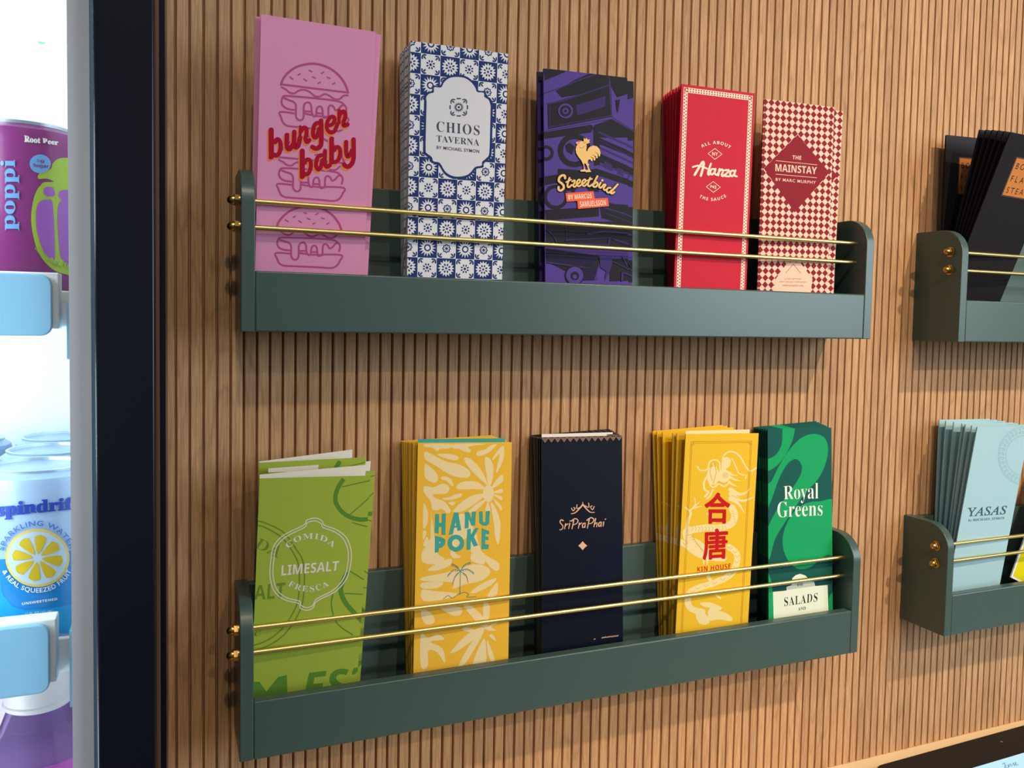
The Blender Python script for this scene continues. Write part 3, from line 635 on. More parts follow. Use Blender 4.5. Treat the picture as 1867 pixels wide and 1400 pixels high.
for ch in c.children:
    if ch.name.startswith('inner_panel'):
        ch.data = panel_me('inner_panel', 0.0880, POSE['lime'][4]+0.001, 0.0003, 0.0260); ch.data.materials.append(IVO)
    if ch.name.startswith('back_panel'):
        ch.data = panel_me('back_panel', 0.0880, POSE['lime'][4]+0.0008, 0.0012, 0.0266); ch.data.materials.append(LIME)

# --- yellow leaf menu
YEL = paper('marigold_paper', '#e6b238'); SAND = paper('sand_ink', '#e8cf9a'); TEAL = paper('teal_ink', '#3f9e94')
b = menu('hanu', YEL, TEAL, 'marigold menu with pale leaf shapes and teal lettering, frontmost of its stack', 'marigold leaf menus on the lower shelf', open_=0.0032)
P = Print(frame_of('hanu'), POSE['hanu'][3], POSE['hanu'][4])
lf = []
for pg in [[(215, 240), (520, 240), (480, 290), (380, 295), (350, 320), (290, 280), (215, 275)], [(540, 240), (900, 238), (700, 268), (720, 310), (710, 335), (640, 320), (590, 295), (525, 290)], [(780, 345), (800, 320), (880, 300), (930, 262), (1010, 240), (960, 300), (900, 345), (830, 370), (785, 365)],
           [(212, 325), (300, 360), (440, 430), (600, 470), (700, 530), (715, 580), (680, 615), (560, 605), (450, 560), (330, 480), (212, 410)], [(212, 462), (290, 510), (350, 580), (355, 640), (310, 672), (240, 640), (208, 600)], [(355, 350), (480, 350), (570, 370), (582, 412), (530, 420), (440, 400), (370, 375)],
           [(645, 400), (700, 395), (790, 470), (860, 570), (910, 700), (880, 680), (780, 590), (680, 480)], [(880, 385), (930, 400), (970, 480), (970, 580), (940, 700), (910, 690), (890, 560), (875, 450)], [(555, 730), (600, 670), (700, 650), (800, 665), (880, 740), (760, 740), (620, 745)],
           [(390, 610), (440, 598), (500, 630), (532, 700), (500, 700), (450, 650), (400, 635)], [(205, 705), (300, 720), (400, 680), (460, 695), (485, 740), (450, 790), (380, 795), (300, 800), (330, 840), (430, 880), (500, 980), (460, 1010), (400, 960), (340, 980), (290, 960), (270, 870), (200, 780)],
           [(405, 840), (480, 830), (560, 795), (620, 790), (610, 825), (530, 855), (430, 862)], [(470, 890), (540, 880), (545, 905), (510, 922)], [(860, 790), (740, 810), (620, 880), (540, 960), (520, 990), (620, 990), (740, 920), (860, 830)],
           [(870, 860), (790, 900), (690, 990), (760, 990), (870, 890)], [(1085, 262), (1020, 310), (960, 400), (975, 415), (1040, 350), (1000, 540), (1020, 545), (1085, 400)], [(1070, 580), (1000, 640), (945, 740), (1070, 660)], [(1065, 735), (960, 780), (1065, 780)], [(965, 800), (1060, 820), (1058, 865)], [(960, 840), (1055, 920), (1055, 980)],
           [(940, 890), (1000, 960), (1050, 1120), (1030, 1350), (990, 1280), (975, 1120)], [(195, 900), (240, 980), (245, 1080), (225, 1150), (190, 1170)], [(190, 1205), (228, 1210), (215, 1270), (188, 1300)], [(190, 1370), (230, 1270), (270, 1340), (260, 1375)], [(910, 880), (880, 990), (940, 990)]]:
    lf += fill(pg, True, 3)
lf += fan_tris(915, 790, circ(915, 790, 62, 95))
lf += fill([(280, 960), (300, 1400), (280, 1500), (270, 1400)])
P.add(CRH2, lf, SAND)
lf = []
for pg in [[(260, 520), (275, 620), (290, 710), (330, 740), (290, 770), (210, 760), (208, 700), (240, 660), (258, 600)], [(490, 570), (530, 700), (620, 760), (620, 805), (580, 790), (530, 730), (470, 700)], [(395, 510), (470, 520), (480, 600), (430, 640), (380, 700), (420, 730), (360, 720)], [(235, 800), (310, 755), (365, 740), (360, 775), (290, 805)], [(210, 840), (340, 815), (480, 770), (560, 785), (575, 820), (530, 860), (440, 880), (370, 905), (370, 870), (215, 862)],
           [(208, 870), (320, 868), (290, 900), (208, 902)], [(205, 910), (270, 915), (400, 930), (330, 960), (215, 970)], [(470, 920), (540, 870), (612, 845), (580, 885), (500, 925)], [(618, 870), (612, 935), (560, 945), (590, 895)], [(470, 745), (480, 705), (540, 710), (545, 770), (490, 760)], [(205, 1010), (260, 1040), (275, 1085), (230, 1098), (204, 1060)],
           [(300, 990), (410, 1000), (420, 1040), (380, 1050), (320, 1020)], [(430, 990), (480, 1000), (540, 1060), (540, 1110), (480, 1060)], [(540, 980), (575, 1000), (560, 1120), (540, 1100)], [(200, 1150), (240, 1170), (290, 1150), (330, 1180), (250, 1190), (320, 1230), (330, 1310), (290, 1250), (240, 1240), (240, 1320), (200, 1330)],
           [(360, 1250), (440, 1160), (530, 1110), (540, 1140), (460, 1200), (400, 1240)], [(400, 1330), (470, 1200), (540, 1140), (480, 1250), (440, 1310)], [(480, 1320), (530, 1190), (552, 1190), (550, 1320)], [(560, 1180), (600, 1280), (590, 1310), (565, 1260)], [(610, 1130), (560, 1130), (560, 1110), (612, 1080), (612, 1095), (580, 1110)], [(500, 1130), (440, 1110), (430, 1130), (520, 1150)], [(590, 1150), (610, 1190), (570, 1160)]]:
    lf += fill(pg, True, 3)
P.add(CRH, lf, SAND)
hp = []
for pg in [[(325, 1018), (368, 1015), (368, 1115), (398, 1113), (398, 1012), (445, 1010), (438, 1250), (395, 1245), (395, 1160), (365, 1160), (365, 1235), (320, 1225)],
           [(532, 1003), (580, 998), (615, 1195), (572, 1205), (566, 1165), (535, 1172), (522, 1240), (475, 1247)],
           [(655, 995), (700, 992), (728, 1070), (732, 990), (778, 988), (770, 1142), (728, 1148), (698, 1075), (696, 1172), (652, 1178)],
           [(812, 988), (852, 986), (855, 1100), (870, 1108), (883, 1100), (887, 985), (932, 980), (924, 1125), (895, 1148), (850, 1142), (815, 1115)],
           [(322, 1258), (400, 1275), (438, 1300), (434, 1355), (400, 1388), (368, 1395), (362, 1438), (320, 1447)],
           [(680, 1185), (720, 1180), (722, 1245), (765, 1172), (808, 1170), (755, 1270), (802, 1365), (752, 1378), (722, 1310), (718, 1408), (672, 1415)],
           [(842, 1172), (925, 1205), (922, 1242), (885, 1234), (885, 1264), (918, 1272), (915, 1307), (882, 1302), (880, 1350), (920, 1356), (918, 1403), (838, 1408)]]: hp += fill(pg)
hp += stroke(circ(555, 1340, 68, 70, 18), 50, n=1, closed=True)
P.add(CRH2, hp, TEAL); P.add(CRH2, fill([(550, 1108), (558, 1146), (540, 1150)])+fill([(368, 1320), (386, 1332), (370, 1344)]), SAND)
pl = stroke([(415, 810), (412, 935)], 3)
for s_ in [[(415, 808), (395, 780), (370, 768)], [(415, 808), (380, 800), (348, 828)], [(415, 810), (390, 830), (375, 868)], [(415, 808), (435, 775), (468, 760)], [(415, 808), (450, 795), (486, 815)], [(415, 810), (445, 828), (455, 860)]]:
    q_ = spl(s_, n=4); pl += stroke(s_, 3)
    for x, y in q_[2:]: pl += stroke([(x, y), (x+(6 if x > 415 else -6)*0.3, y+10)], 2.5, smooth=False)
pl += stroke([(322, 958), (350, 940), (372, 955), (400, 935), (440, 922), (460, 935), (450, 948), (500, 946)], 3)
P.add(CRH, pl, paper('palm_ink', '#4a7f78'))
P.build('cover_print', b)
fan(b, 'hanu', 'hanu_r', 9, 'marigold leaf patterned menu, {} from the front of its stack', fr=[0, .27, .37, .48, .58, .7, .8, .9, 1])
open_front(b, 'hanu', 0.0915, 0.0075, TEAL)

# --- navy menu
NV = paper('navy_paper', '#060b1c', 0.5); ROSE = paper('rose_gold_ink', '#e0ac8c'); NV2 = paper('navy_gloss', '#0d1632', 0.3)
b = menu('sri', NV, IVO, 'navy blue menu with zigzag top edge and rose gold crest, frontmost of its stack', 'navy menus on the lower shelf', open_=0.0022)
P = Print(frame_of('sri'), POSE['sri'][3], POSE['sri'][4])
W_, Hh = POSE['sri'][3], POSE['sri'][4]; zz = []; nz = 13
for k in range(nz):
    x0 = W_*k/nz; x1 = W_*(k+1)/nz; xm = (x0+x1)/2
    zz += stroke([(x0, Hh-0.0006), (xm, Hh-0.0050), (x1, Hh-0.0006)], 0.0006, smooth=False, cap=False)+stroke([(x0+0.0012, Hh-0.0004), (xm, Hh-0.0034), (x1-0.0012, Hh-0.0004)], 0.0005, smooth=False, cap=False)
    zz += dia(xm, Hh-0.0014, 0.0008)
P.add(None, zz, paper('copper_ink', '#a9806c'))
dg = []
for i in range(5):
    for j in range(7):
        x, z = W_-0.004-i*0.0075, 0.135-j*0.0075+0.0037*(i % 2)
        if i+abs(j-3) > 5: continue
        for r in (0.0034, 0.0020): dg += stroke([(x-r, z), (x, z-r), (x+r, z), (x, z+r), (x-r, z)], 0.0004, smooth=False, cap=False)
P.add(None, dg, NV2)
sp = []
for p_ in [[(276, 602), (264, 597), (258, 612), (274, 632), (270, 650), (256, 655)], [(290, 620), (284, 650)], [(288, 630), (304, 620)], [(314, 618), (308, 648)], [(337, 602), (327, 650)], [(324, 604), (345, 590), (362, 600), (354, 618), (336, 626)], [(370, 616), (364, 646)], [(368, 626), (384, 614)], [(402, 616), (390, 622), (388, 640), (400, 636), (406, 614), (402, 642)], [(427, 596), (416, 646)], [(414, 600), (438, 584), (454, 596), (444, 614), (428, 620)], [(464, 590), (454, 638)], [(458, 622), (472, 614), (470, 638)], [(495, 610), (484, 616), (482, 634), (492, 630), (499, 608), (496, 636)], [(511, 610), (508, 634)], [(316, 604), (318, 602)], [(520, 594), (523, 592)]]:
    sp += stroke(p_, (7, 4.5))
sp += stroke([(322, 562), (345, 556), (372, 530), (390, 508)], (4, 9))+stroke([(390, 508), (408, 530), (432, 552), (458, 554)], (9, 4))+stroke([(324, 530), (334, 545), (345, 530), (336, 526)], 5)+stroke([(456, 520), (446, 538), (434, 522), (444, 516)], 5)+stroke([(356, 510), (356, 532), (382, 520)], 5)+stroke([(424, 500), (424, 524), (400, 514)], 5)+stroke([(389, 492), (390, 512)], (2, 6))
for a in range(4): sp += petal(389, 747, a*math.pi/2, 0, 26, 11)+petal(389, 747, a*math.pi/2+math.pi/4, 0, 17, 9)
for k in range(11): x = 500+k*9; sp += stroke([(x, 1283-k*1.1), (x+5, 1279-k*1.1-(k % 3))], 4, smooth=False)
sp += stroke([(455, 1290), (462, 1288)], 4, smooth=False)
P.add(CRS, sp, ROSE)
P.build('cover_print', b)
fan(b, 'sri', 'sri_r', 9, 'navy blue menu with zigzag top edge, {} from the front of its stack', fr=[0, .24, .35, .46, .57, .68, .79, .9, 1])
open_front(b, 'sri', 0.0870, 0.0060, IVO)

# --- yellow dragon menu
YK = paper('yolk_paper', '#e8b92e'); CRK_ = paper('straw_ink', '#ecd69a'); OR2 = paper('ochre_line', '#c8801c'); KR = paper('signal_red_ink', '#c2161c'); CREAMY = paper('butter_paper', '#efd9a4')
b = menu('kin', YK, CREAMY, 'yellow menu with pale dragon and red characters, frontmost of its stack', 'yellow dragon menus on the lower shelf', open_=0.0022)
W_, Hh = POSE['kin'][3], POSE['kin'][4]; P = Print(frame_of('kin'), W_, Hh)
dr = []
for s_, w_ in [([(328, 288), (345, 312), (392, 308), (408, 260), (440, 245), (472, 262), (478, 330), (500, 372)], 10), ([(408, 300), (424, 345), (408, 398), (432, 425), (470, 402), (505, 420), (540, 390)], 11), ([(492, 245), (508, 208), (548, 190), (600, 215), (640, 280), (672, 318), (716, 298)], 11), ([(556, 238), (580, 290), (602, 335), (648, 348), (642, 366)], 8),
               ([(540, 330), (560, 345), (592, 348)], (16, 3)), ([(545, 360), (575, 375), (610, 382)], (18, 3)), ([(535, 392), (565, 410), (590, 420)], (18, 3)), ([(545, 440), (600, 470), (640, 462), (672, 432)], (30, 4)), ([(550, 470), (620, 512), (700, 488)], (34, 4)), ([(545, 500), (600, 535), (634, 592)], (30, 4)),
               ([(405, 335), (372, 388), (376, 438), (400, 455), (378, 485)], 14), ([(430, 440), (410, 480), (390, 500)], 12), ([(430, 270), (445, 320), (435, 380)], 8), ([(450, 290), (462, 340), (455, 380)], 8),
               ([(556, 560), (572, 612), (548, 665), (470, 692), (390, 690), (280, 705)], 46), ([(215, 785), (250, 800), (330, 860), (420, 885), (500, 890)], 40), ([(260, 720), (275, 770), (330, 800), (380, 850)], 60), ([(535, 815), (585, 860), (582, 930), (540, 1000), (440, 1050), (330, 1085), (275, 1120), (268, 1190), (300, 1225), (360, 1240)], 42),
               ([(60, 740), (130, 780), (215, 790)], 22), ([(248, 556), (285, 592), (268, 640), (258, 700)], (10, 24)), ([(282, 575), (312, 545), (312, 495)], (12, 6)), ([(300, 555), (345, 520)], (12, 5)), ([(305, 560), (354, 548)], (12, 5)), ([(370, 890), (370, 930)], (20, 6)), ([(395, 890), (392, 935)], (18, 5)), ([(400, 1010), (430, 1060)], 24), ([(450, 1130), (478, 1150)], 12), ([(400, 600), (440, 650)], 18)]:
    dr += stroke(s_, w_)
dr += fill([(490, 245), (520, 226), (545, 242), (540, 285), (512, 312), (505, 370), (485, 340), (485, 290)], True)+fan_tris(430, 350, circ(430, 350, 42, 60))+fan_tris(500, 350, circ(500, 350, 44, 44))
for pg in [[(320, 1240), (350, 1280), (345, 1320), (330, 1300), (318, 1270)], [(345, 1180), (420, 1180), (470, 1205), (430, 1215), (370, 1205)], [(400, 1230), (440, 1195), (490, 1215), (440, 1250), (400, 1265)], [(390, 1270), (470, 1235), (540, 1262), (555, 1300), (470, 1290), (400, 1300)], [(340, 1240), (380, 1250), (410, 1310), (350, 1320)]]: dr += fill(pg, True, 3)
P.add(CRK, dr, CRK_)
sc_ = []
for k in range(11):
    x = 290+k*22; sc_ += stroke([(x, 680), (x+8, 695), (x, 712)], 2.5)
for k in range(8): sc_ += stroke([(262+k*14, 740+k*13), (285+k*12, 735+k*16), (300+k*10, 750+k*16)], 3)
for k in range(14):
    t = k/13; q_ = spl([(535, 815), (585, 860), (582, 930), (540, 1000), (440, 1050), (330, 1085), (275, 1120)], n=4); x, y = q_[int(t*(len(q_)-1))]
    sc_ += stroke([(x-14, y-6), (x, y+6), (x+14, y-6)], 2.5)
for r in (6, 16): sc_ += stroke(circ(512, 346, r, n=12), 3, closed=True, n=1)
for k in range(5): sc_ += stroke([(550+k*6, 575+k*18), (565+k*3, 585+k*18)], 3)
sc_ += stroke([(440, 260), (450, 330), (430, 400)], 4)+stroke([(420, 280), (412, 330), (425, 380)], 4)+stroke([(460, 390), (490, 400)], 4)+stroke([(555, 478), (610, 500), (660, 495)], 3)+stroke([(245, 770), (262, 790), (245, 800), (235, 785)], 3)
P.add(CRK, sc_, paper('mustard_ink', '#d4a843'))
bf = []
i0 = P.uv(CRK, (285, 126)); i1 = P.uv(CRK, (686, 118)); x0, x1, z1 = i0[0], i1[0], i0[1]
for g_ in (0, 0.0016): bf += ring_rect(x0+g_, x1-g_, 0.008+g_, z1-g_, 0.0004)
for cx_ in (x0, x1-0.004):
    for cz_ in (z1-0.004,): bf += ring_rect(cx_, cx_+0.004, cz_, cz_+0.004, 0.0004)
P.add(None, bf, OR2)
kk = []
for ox, oy in ((-5, 0), (5, 0), (0, -5), (0, 5), (-4, -4), (4, 4), (-4, 4), (4, -4)):
    kk += shift(text('合', (380, 463), (540, 463), (535, 659), (380, 659)), ox, oy)+shift(text('唐', (367, 703), (525, 695), (517, 887), (367, 897)), ox, oy)
P.add(CRK, kk+text('KIN HOUSE', (328, 946), (546, 922), (546, 958), (328, 976), 'sans_b', -0.012, 1.1), KR)
P.build('cover_print', b)
fan(b, 'kin', 'kin_r', 6, 'yellow dragon menu, {} from the front of its fanned stack', fr=[0, .26, .38, .68, .86, 1], jit=0.0003)
open_front(b, 'kin', 0.0880, 0.0070, CREAMY)

# --- green swirl menu
DG = paper('deep_green_paper', '#15534c'); BG = paper('emerald_ink', '#159a5c'); MINT = paper('mint_card_ink', '#dfe4cf'); OFF = paper('off_white_ink', '#f1f0e4'); INK = paper('green_black_ink', '#1d2a26')
b = menu('royal', DG, DG, 'dark green menu with emerald swirls, frontmost of its stack at the right end', 'green swirl menus on the lower shelf', open_=0.0016)
P = Print(frame_of('royal'), POSE['royal'][3], POSE['royal'][4])
P.add(CRG, fill([(740, 445), (770, 390), (810, 310), (870, 215), (940, 148), (1010, 127), (1068, 150), (1088, 215), (1072, 300), (1030, 385), (960, 460), (890, 560), (830, 650), (785, 730), (752, 840), (735, 700)], True)+fill([(835, 80), (895, 80), (890, 150), (850, 240), (795, 310), (735, 337), (735, 280), (790, 248), (825, 185)], True)+fill([(1130, 520), (1040, 510), (960, 522), (890, 575), (842, 665), (830, 755), (855, 835), (900, 885), (940, 896), (990, 882), (1040, 840), (1080, 815), (1130, 790)], True)+fill([(745, 900), (765, 960), (775, 1040), (785, 1180), (745, 1180)])+fill([(1128, 1010), (1100, 1040), (1092, 1060), (1092, 1200), (1135, 1200)]), BG)
P.add(CRG, fill([(905, 270), (936, 300), (935, 350), (900, 415), (850, 485), (790, 570), (735, 670), (742, 570), (775, 480), (815, 370), (860, 295)], True), DG)
P.add(CRG, fill([(775, 1023), (852, 1016), (852, 995), (880, 985), (885, 945), (905, 928), (930, 921), (958, 930), (980, 950), (985, 965), (1008, 965), (1015, 990), (1085, 984), (1092, 1200), (780, 1230)]), MINT)
P.add(CRG, text('SALADS', (838, 1055), (1030, 1028), (1026, 1078), (840, 1105), 'serif', -0.004, 1.15)+text('AND', (918, 1112), (960, 1105), (962, 1124), (918, 1130), 'serif', 0, 1.1)+text('RSM', (912, 976), (944, 972), (944, 988), (912, 992), 'serif'), INK)
P.add(CRG, text('Royal', (835, 425), (1032, 405), (1032, 520), (838, 520), 'serif', -0.010)+text('Greens', (800, 512), (1056, 505), (1056, 590), (800, 602), 'serif', -0.010), OFF)
P.build('cover_print', b)
fan(b, 'royal', 'royal_r', 7, 'dark green swirl menu, {} from the front of its stack')

# --- black steak menu
BK = paper('charcoal_paper', '#232024', 0.42); COP = paper('copper_foil', '#c98046', 0.4); BKI = paper('black_ink', '#241512')
b = menu('flay', BK, BK, 'charcoal menu with copper label leaning right, frontmost of the tilted stack', 'charcoal menus on the right shelf')
P = Print(frame_of('flay'), POSE['flay'][3], POSE['flay'][4])
a0 = P.uv(CRF, (712, 268)); a1 = P.uv(CRF, (632, 472)); W_ = POSE['flay'][3]
x0 = (a0[0]+a1[0])/2; x1 = W_-x0*0.9; zt, zb = a0[1], a1[1]
fr = lambda x0, x1, zb, zt: [[(x0, zb), (x1, zb), (x1, zt)], [(x0, zb), (x1, zt), (x0, zt)]]
P.add(None, fr(x0-0.0012, x1+0.0012, zb-0.0012, zt+0.0012), paper('greige_line', '#7a6860')); P.add(None, fr(x0-0.0007, x1+0.0007, zb-0.0007, zt+0.0007), BKI); P.add(None, fr(x0, x1, zb, zt), COP)
def tloc(s_, xa, xb, za, zb_, **k): return [[(xa+(xb-xa)*a, zb_+(za-zb_)*b_) for a, b_ in t] for t in glyphs(s_, **k)[0]]
hh = (zt-zb); wd = x1-x0
tx = tloc('BOBBY', x0+0.08*wd, x1-0.08*wd, zt-0.28*hh, zt-0.12*hh, space=1.5)+tloc('FLAY', x0+0.08*wd, x1-0.25*wd, zt-0.62*hh, zt-0.46*hh, space=1.7)+tloc('STEAK', x0+0.08*wd, x1-0.1*wd, zt-0.93*hh, zt-0.77*hh, space=1.5)
P.add(None, tx, BKI)
P.build('cover_print', b)
fan(b, 'flay', 'flay_r', 6, 'charcoal menu leaning right, {} from the front of the tilted stack', jit=0.0003)
c = copy_tree(b); place(c, [*POSE['flay_b'][:3], *POSE['flay'][3:5], *POSE['flay_b'][5:]]); c['label'] = 'charcoal menu standing upright alone against the wall behind the tilted stack'

# --- pale blue menu
PB_ = paper('pale_blue_paper', '#a6c9d4'); PB2 = paper('pale_blue_relief', '#8eb2bc'); SL = paper('slate_ink', '#39565c')
b = menu('yasas', PB_, PB_, 'pale blue menu with embossed ring and slate lettering, frontmost of its stack', 'pale blue menus on the right shelf', open_=0.0020)
P = Print(frame_of('yasas'), POSE['yasas'][3], POSE['yasas'][4])
rg = []
for r in (150, 105): rg += stroke(circ(785, 290, r, r*1.12, 30), 3, closed=True, n=1)
for k in range(34):
    a = 2*math.pi*k/34; pts = []
    for (rr, da) in ((142, 0), (142, .12), (116, .12), (116, .05), (130, .05)): pts.append((785+rr*math.cos(a+da), 290+rr*1.12*math.sin(a+da)))
    rg += stroke(pts, 3, smooth=False, cap=False)
P.add(CRY, rg, PB2)
P.add(CRY, text('YASAS', (458, 590), (688, 578), (684, 628), (462, 642), 'serif_i', 0.012)+text('by MICHAEL SYMON', (462, 656), (676, 642), (674, 660), (462, 674), 'serif_bi'), SL)
P.build('cover_print', b)
fan(b, 'yasas', 'yasas_r', 7, 'pale blue menu, {} from the front of its fanned stack', fr=[0, .14, .3, .39, .61, .82, 1], jit=0.0002)
# --- acid yellow menu at the frame edge
AY = paper('acid_yellow_paper', '#d6cc10')
b = menu('yellow', WHT, WHT, 'white edged acid yellow menu leaning beside the pale blue ones at the frame edge', None, 0.0010)
P = Print(frame_of('yellow'), 0.095, 0.2555); P.add(None, fr(0.003, 0.092, 0.003, 0.2525), AY); P.build('cover_print', b)

# ------------------------------------------------------------------ tablet on the counter
def atz(u, v, z):
    d = ray(u, v); return CAM+d*((z-CAM.z)/d.z)
tz = -0.552
p0, p1 = atz(1610, 1392, tz), atz(1867, 1321, tz); ang = math.atan2(p1.y-p0.y, p1.x-p0.x)
tb = empty('tablet', (p0.x-0.02, p0.y-0.0005, -0.56), 'black framed tablet with pale blue screen lying on the counter', 'tablet'); tb.rotation_euler = (0, 0, ang)
def rrect(x0, x1, y0, y1, r, n=6):
    o = []
    for cx, cy, a in ((x1-r, y1-r, 0), (x0+r, y1-r, 90), (x0+r, y0+r, 180), (x1-r, y0+r, 270)):
        o += [(cx+r*math.cos(math.radians(a+90*k/n)), cy+r*math.sin(math.radians(a+90*k/n))) for k in range(n+1)]
    return o
def slab(name, prof, z0, z1, m, parent, bevel=0):
    n = len(prof); v = [(x, y, z0) for x, y in prof]+[(x, y, z1) for x, y in prof]
    f = [tuple(range(n-1, -1, -1)), tuple(range(n, 2*n))]+[(i, (i+1) % n, (i+1) % n+n, i+n) for i in range(n)]
    return link(name, mesh(name, v, f), m, parent, bevel)
slab('casing', rrect(0, 0.46, -0.27, 0, 0.016), 0, 0.0078, mat('black_plastic', '#181818', 0.5, spec=0.2), tb, 0.0015)
scr = mat('lit_screen', '#9fd0f0', 0.3); sb = scr.node_tree.nodes['Principled BSDF']; sb.inputs['Emission Color'].default_value = lin('#a8d4ef'); sb.inputs['Emission Strength'].default_value = 0.55
Rt = Matrix.Rotation(-ang, 3, 'Z')
s0 = Rt@(atz(1867, 1372, tz)-tb.location)
sl = Rt@(atz(1775, 1400, tz)-tb.location)
sy = (s0.y+sl.y)/2; sx0 = sl.x-0.012
slab('screen', [(sx0, -0.25), (0.40, -0.25), (0.40, sy), (sx0, sy)], 0.0075, 0.0082, scr, tb)
tv = [[] for _ in range(1)]; V = []; F = []
for t in stroke([(1828, 1393), (1832, 1391), (1832, 1402)], 0.9)+stroke([(1834, 1394), (1835, 1400), (1838, 1399), (1838, 1393), (1840, 1398), (1842, 1392), (1844, 1397)], 0.7)+stroke([(1846, 1396), (1848, 1390), (1850, 1396), (1852, 1389), (1853, 1395), (1857, 1393)], 0.7):
    bb = len(V)
    for p in t:
        w3 = Rt@(atz(p[0], p[1], -0.5516)-tb.location); V.append((w3.x, w3.y, 0.0084))
    F.append((bb, bb+1, bb+2))
link('screen_lettering', mesh('screen_lettering', V, F), mat('screen_ink', '#4a6c88'), tb)
lathe('camera_dot', [(0.0001, 0.0079), (0.0016, 0.0079), (0.0016, 0.0082), (0.0001, 0.0082)], 12, mat('lens_grey', '#7a7672'), tb, loc=tuple((Rt@(atz(1826, 1352, tz)-tb.location)).xy)+(0,))

# ------------------------------------------------------------------ lit drinks fridge on the left
FY = -0.300
BLKP = mat('black_frame_paint', '#0c0e18', 0.25, spec=0.3); GREY = mat('grey_gasket', '#a5a4aa', 0.5); WL = mat('white_liner', '#f2f6f6', 0.4); REFL = mat('brown_reflection', '#6a4a38', 0.35, 0.3)
fr_ = empty('display_fridge', (-0.4, -0.16, -1.40), 'tall lit drinks fridge with black door frame at the left of the picture', 'fridge')
def fb(name, x0, x1, y0, y1, z0, z1, m, bevel=0, parent=None):
    o = box(name, x0+0.4, x1+0.4, y0+0.16, y1+0.16, z0+1.40, z1+1.40, m, parent or fr_, bevel); return o
ZB, ZT = -0.62, 0.62; XL = -0.70
fb('side_wall', -0.0905, -0.0570, FY+0.028, -0.001, -1.40, ZT+0.05, BLKP)
fb('liner_side', -0.0960, -0.0905, FY+0.030, -0.02, ZB, ZT, WL)
fb('liner_side', XL-0.01, XL, FY+0.030, -0.02, ZB, ZT, WL)
fb('side_wall', XL-0.04, XL-0.01, FY+0.028, -0.001, -1.40, ZT+0.05, BLKP)
fb('liner_back', XL, -0.0960, -0.024, -0.018, ZB, ZT, WL); fb('back_wall', XL-0.01, -0.0905, -0.018, -0.001, -1.40, ZT+0.05, BLKP)
fb('roof_panel', XL-0.01, -0.0905, FY+0.028, -0.018, ZT, ZT+0.05, BLKP); fb('base_panel', XL-0.01, -0.0905, FY+0.028, -0.018, -1.40, ZB, BLKP)
fb('door_stile', -0.0921, -0.0620, FY-0.012, FY+0.026, -1.30, ZT, BLKP, 0.0015)
fb('door_stile', XL-0.04, XL-0.012, FY-0.012, FY+0.026, -1.30, ZT, BLKP, 0.0015)
fb('edge_reflection', -0.0618, -0.0602, FY-0.006, FY+0.020, -1.30, ZT, REFL)  # brown reflection along the door edge, put in as a coloured strip
fb('glass_border', -0.1052, -0.0945, FY-0.0006, FY+0.006, -0.62, ZT, GREY)
BLUE = mat('leaked_light_blue', '#7fb2e6', 0.3)
fb('leaked_light', -0.0945, -0.0922, FY+0.001, FY+0.006, -0.62, ZT, BLUE)  # light leaking past the door frame, painted as a plain blue strip
gl = bpy.data.materials.new('clear_glass'); gl.use_nodes = True; nt = gl.node_tree; nt.nodes.remove(nt.nodes['Principled BSDF'])
tr_ = nt.nodes.new('ShaderNodeBsdfTransparent'); gs = nt.nodes.new('ShaderNodeBsdfGlossy'); gs.inputs['Roughness'].default_value = 0.02; mx_ = nt.nodes.new('ShaderNodeMixShader')
mx_.inputs[0].default_value = 0.05; nt.links.new(tr_.outputs[0], mx_.inputs[1]); nt.links.new(gs.outputs[0], mx_.inputs[2]); nt.links.new(mx_.outputs[0], nt.nodes['Material Output'].inputs[0])
fb('glass_pane', XL-0.012, -0.1052, FY+0.002, FY+0.005, -0.62, ZT, gl)
# trays with front lip and price rail
def tray(z, nm='shelf_tray'):
    t = fb(nm, XL+0.002, -0.0975, -0.262, -0.03, z-0.004, z, WL)
    fb('tray_lip', XL+0.002, -0.0975, -0.266, -0.262, z-0.004, z+0.017, WL, 0.001)
    return t
tray(0.010); tray(-0.1955); tray(-0.4112); tray(0.235)
PLT = mat('pale_blue_plate', '#8ac0e2', 0.35)
for i, (z1_, z0_, xr) in enumerate([(0.0356, 0.0012, -0.1151), (-0.1628, -0.2028, -0.1181)]):
    for k in range(4):
        xe = xr-k*0.105
        p_ = [(x+0.4, z+1.40) for x, z in rrect(xe-0.098, xe, z0_, z1_, 0.006)]
        prism_y('price_plate', p_, -0.285+0.16, -0.281+0.16, PLT, fr_, 0.0008)
        fb('plate_frame', xe-0.10, xe+0.003, -0.2805, -0.2665, z0_+0.004, z1_+0.0012, WL, 0.0008)
fb('plate_clip', -0.1085, -0.1062, -0.280, -0.267, -0.012, 0.020, PLT); fb('plate_clip', -0.1085, -0.1062, -0.280, -0.267, -0.215, -0.170, PLT)
lathe('hex_bolt', [(0.0001, 0), (0.0030, 0), (0.0030, 0.003), (0.0001, 0.003)], 6, PLT, fr_, 'x', loc=(-0.0965+0.4-0.003, -0.20+0.16, 0.185+1.40))
bp_ = at(76, 73, -0.0245); lathe('hex_bolt', [(0.0001, -0.003), (0.0035, -0.003), (0.0035, 0.0), (0.0001, 0.0)], 6, PLT, fr_, loc=(bp_.x+0.4, -0.0245+0.16, bp_.z+1.40)).rotation_euler = (math.pi/2, 0, 0)
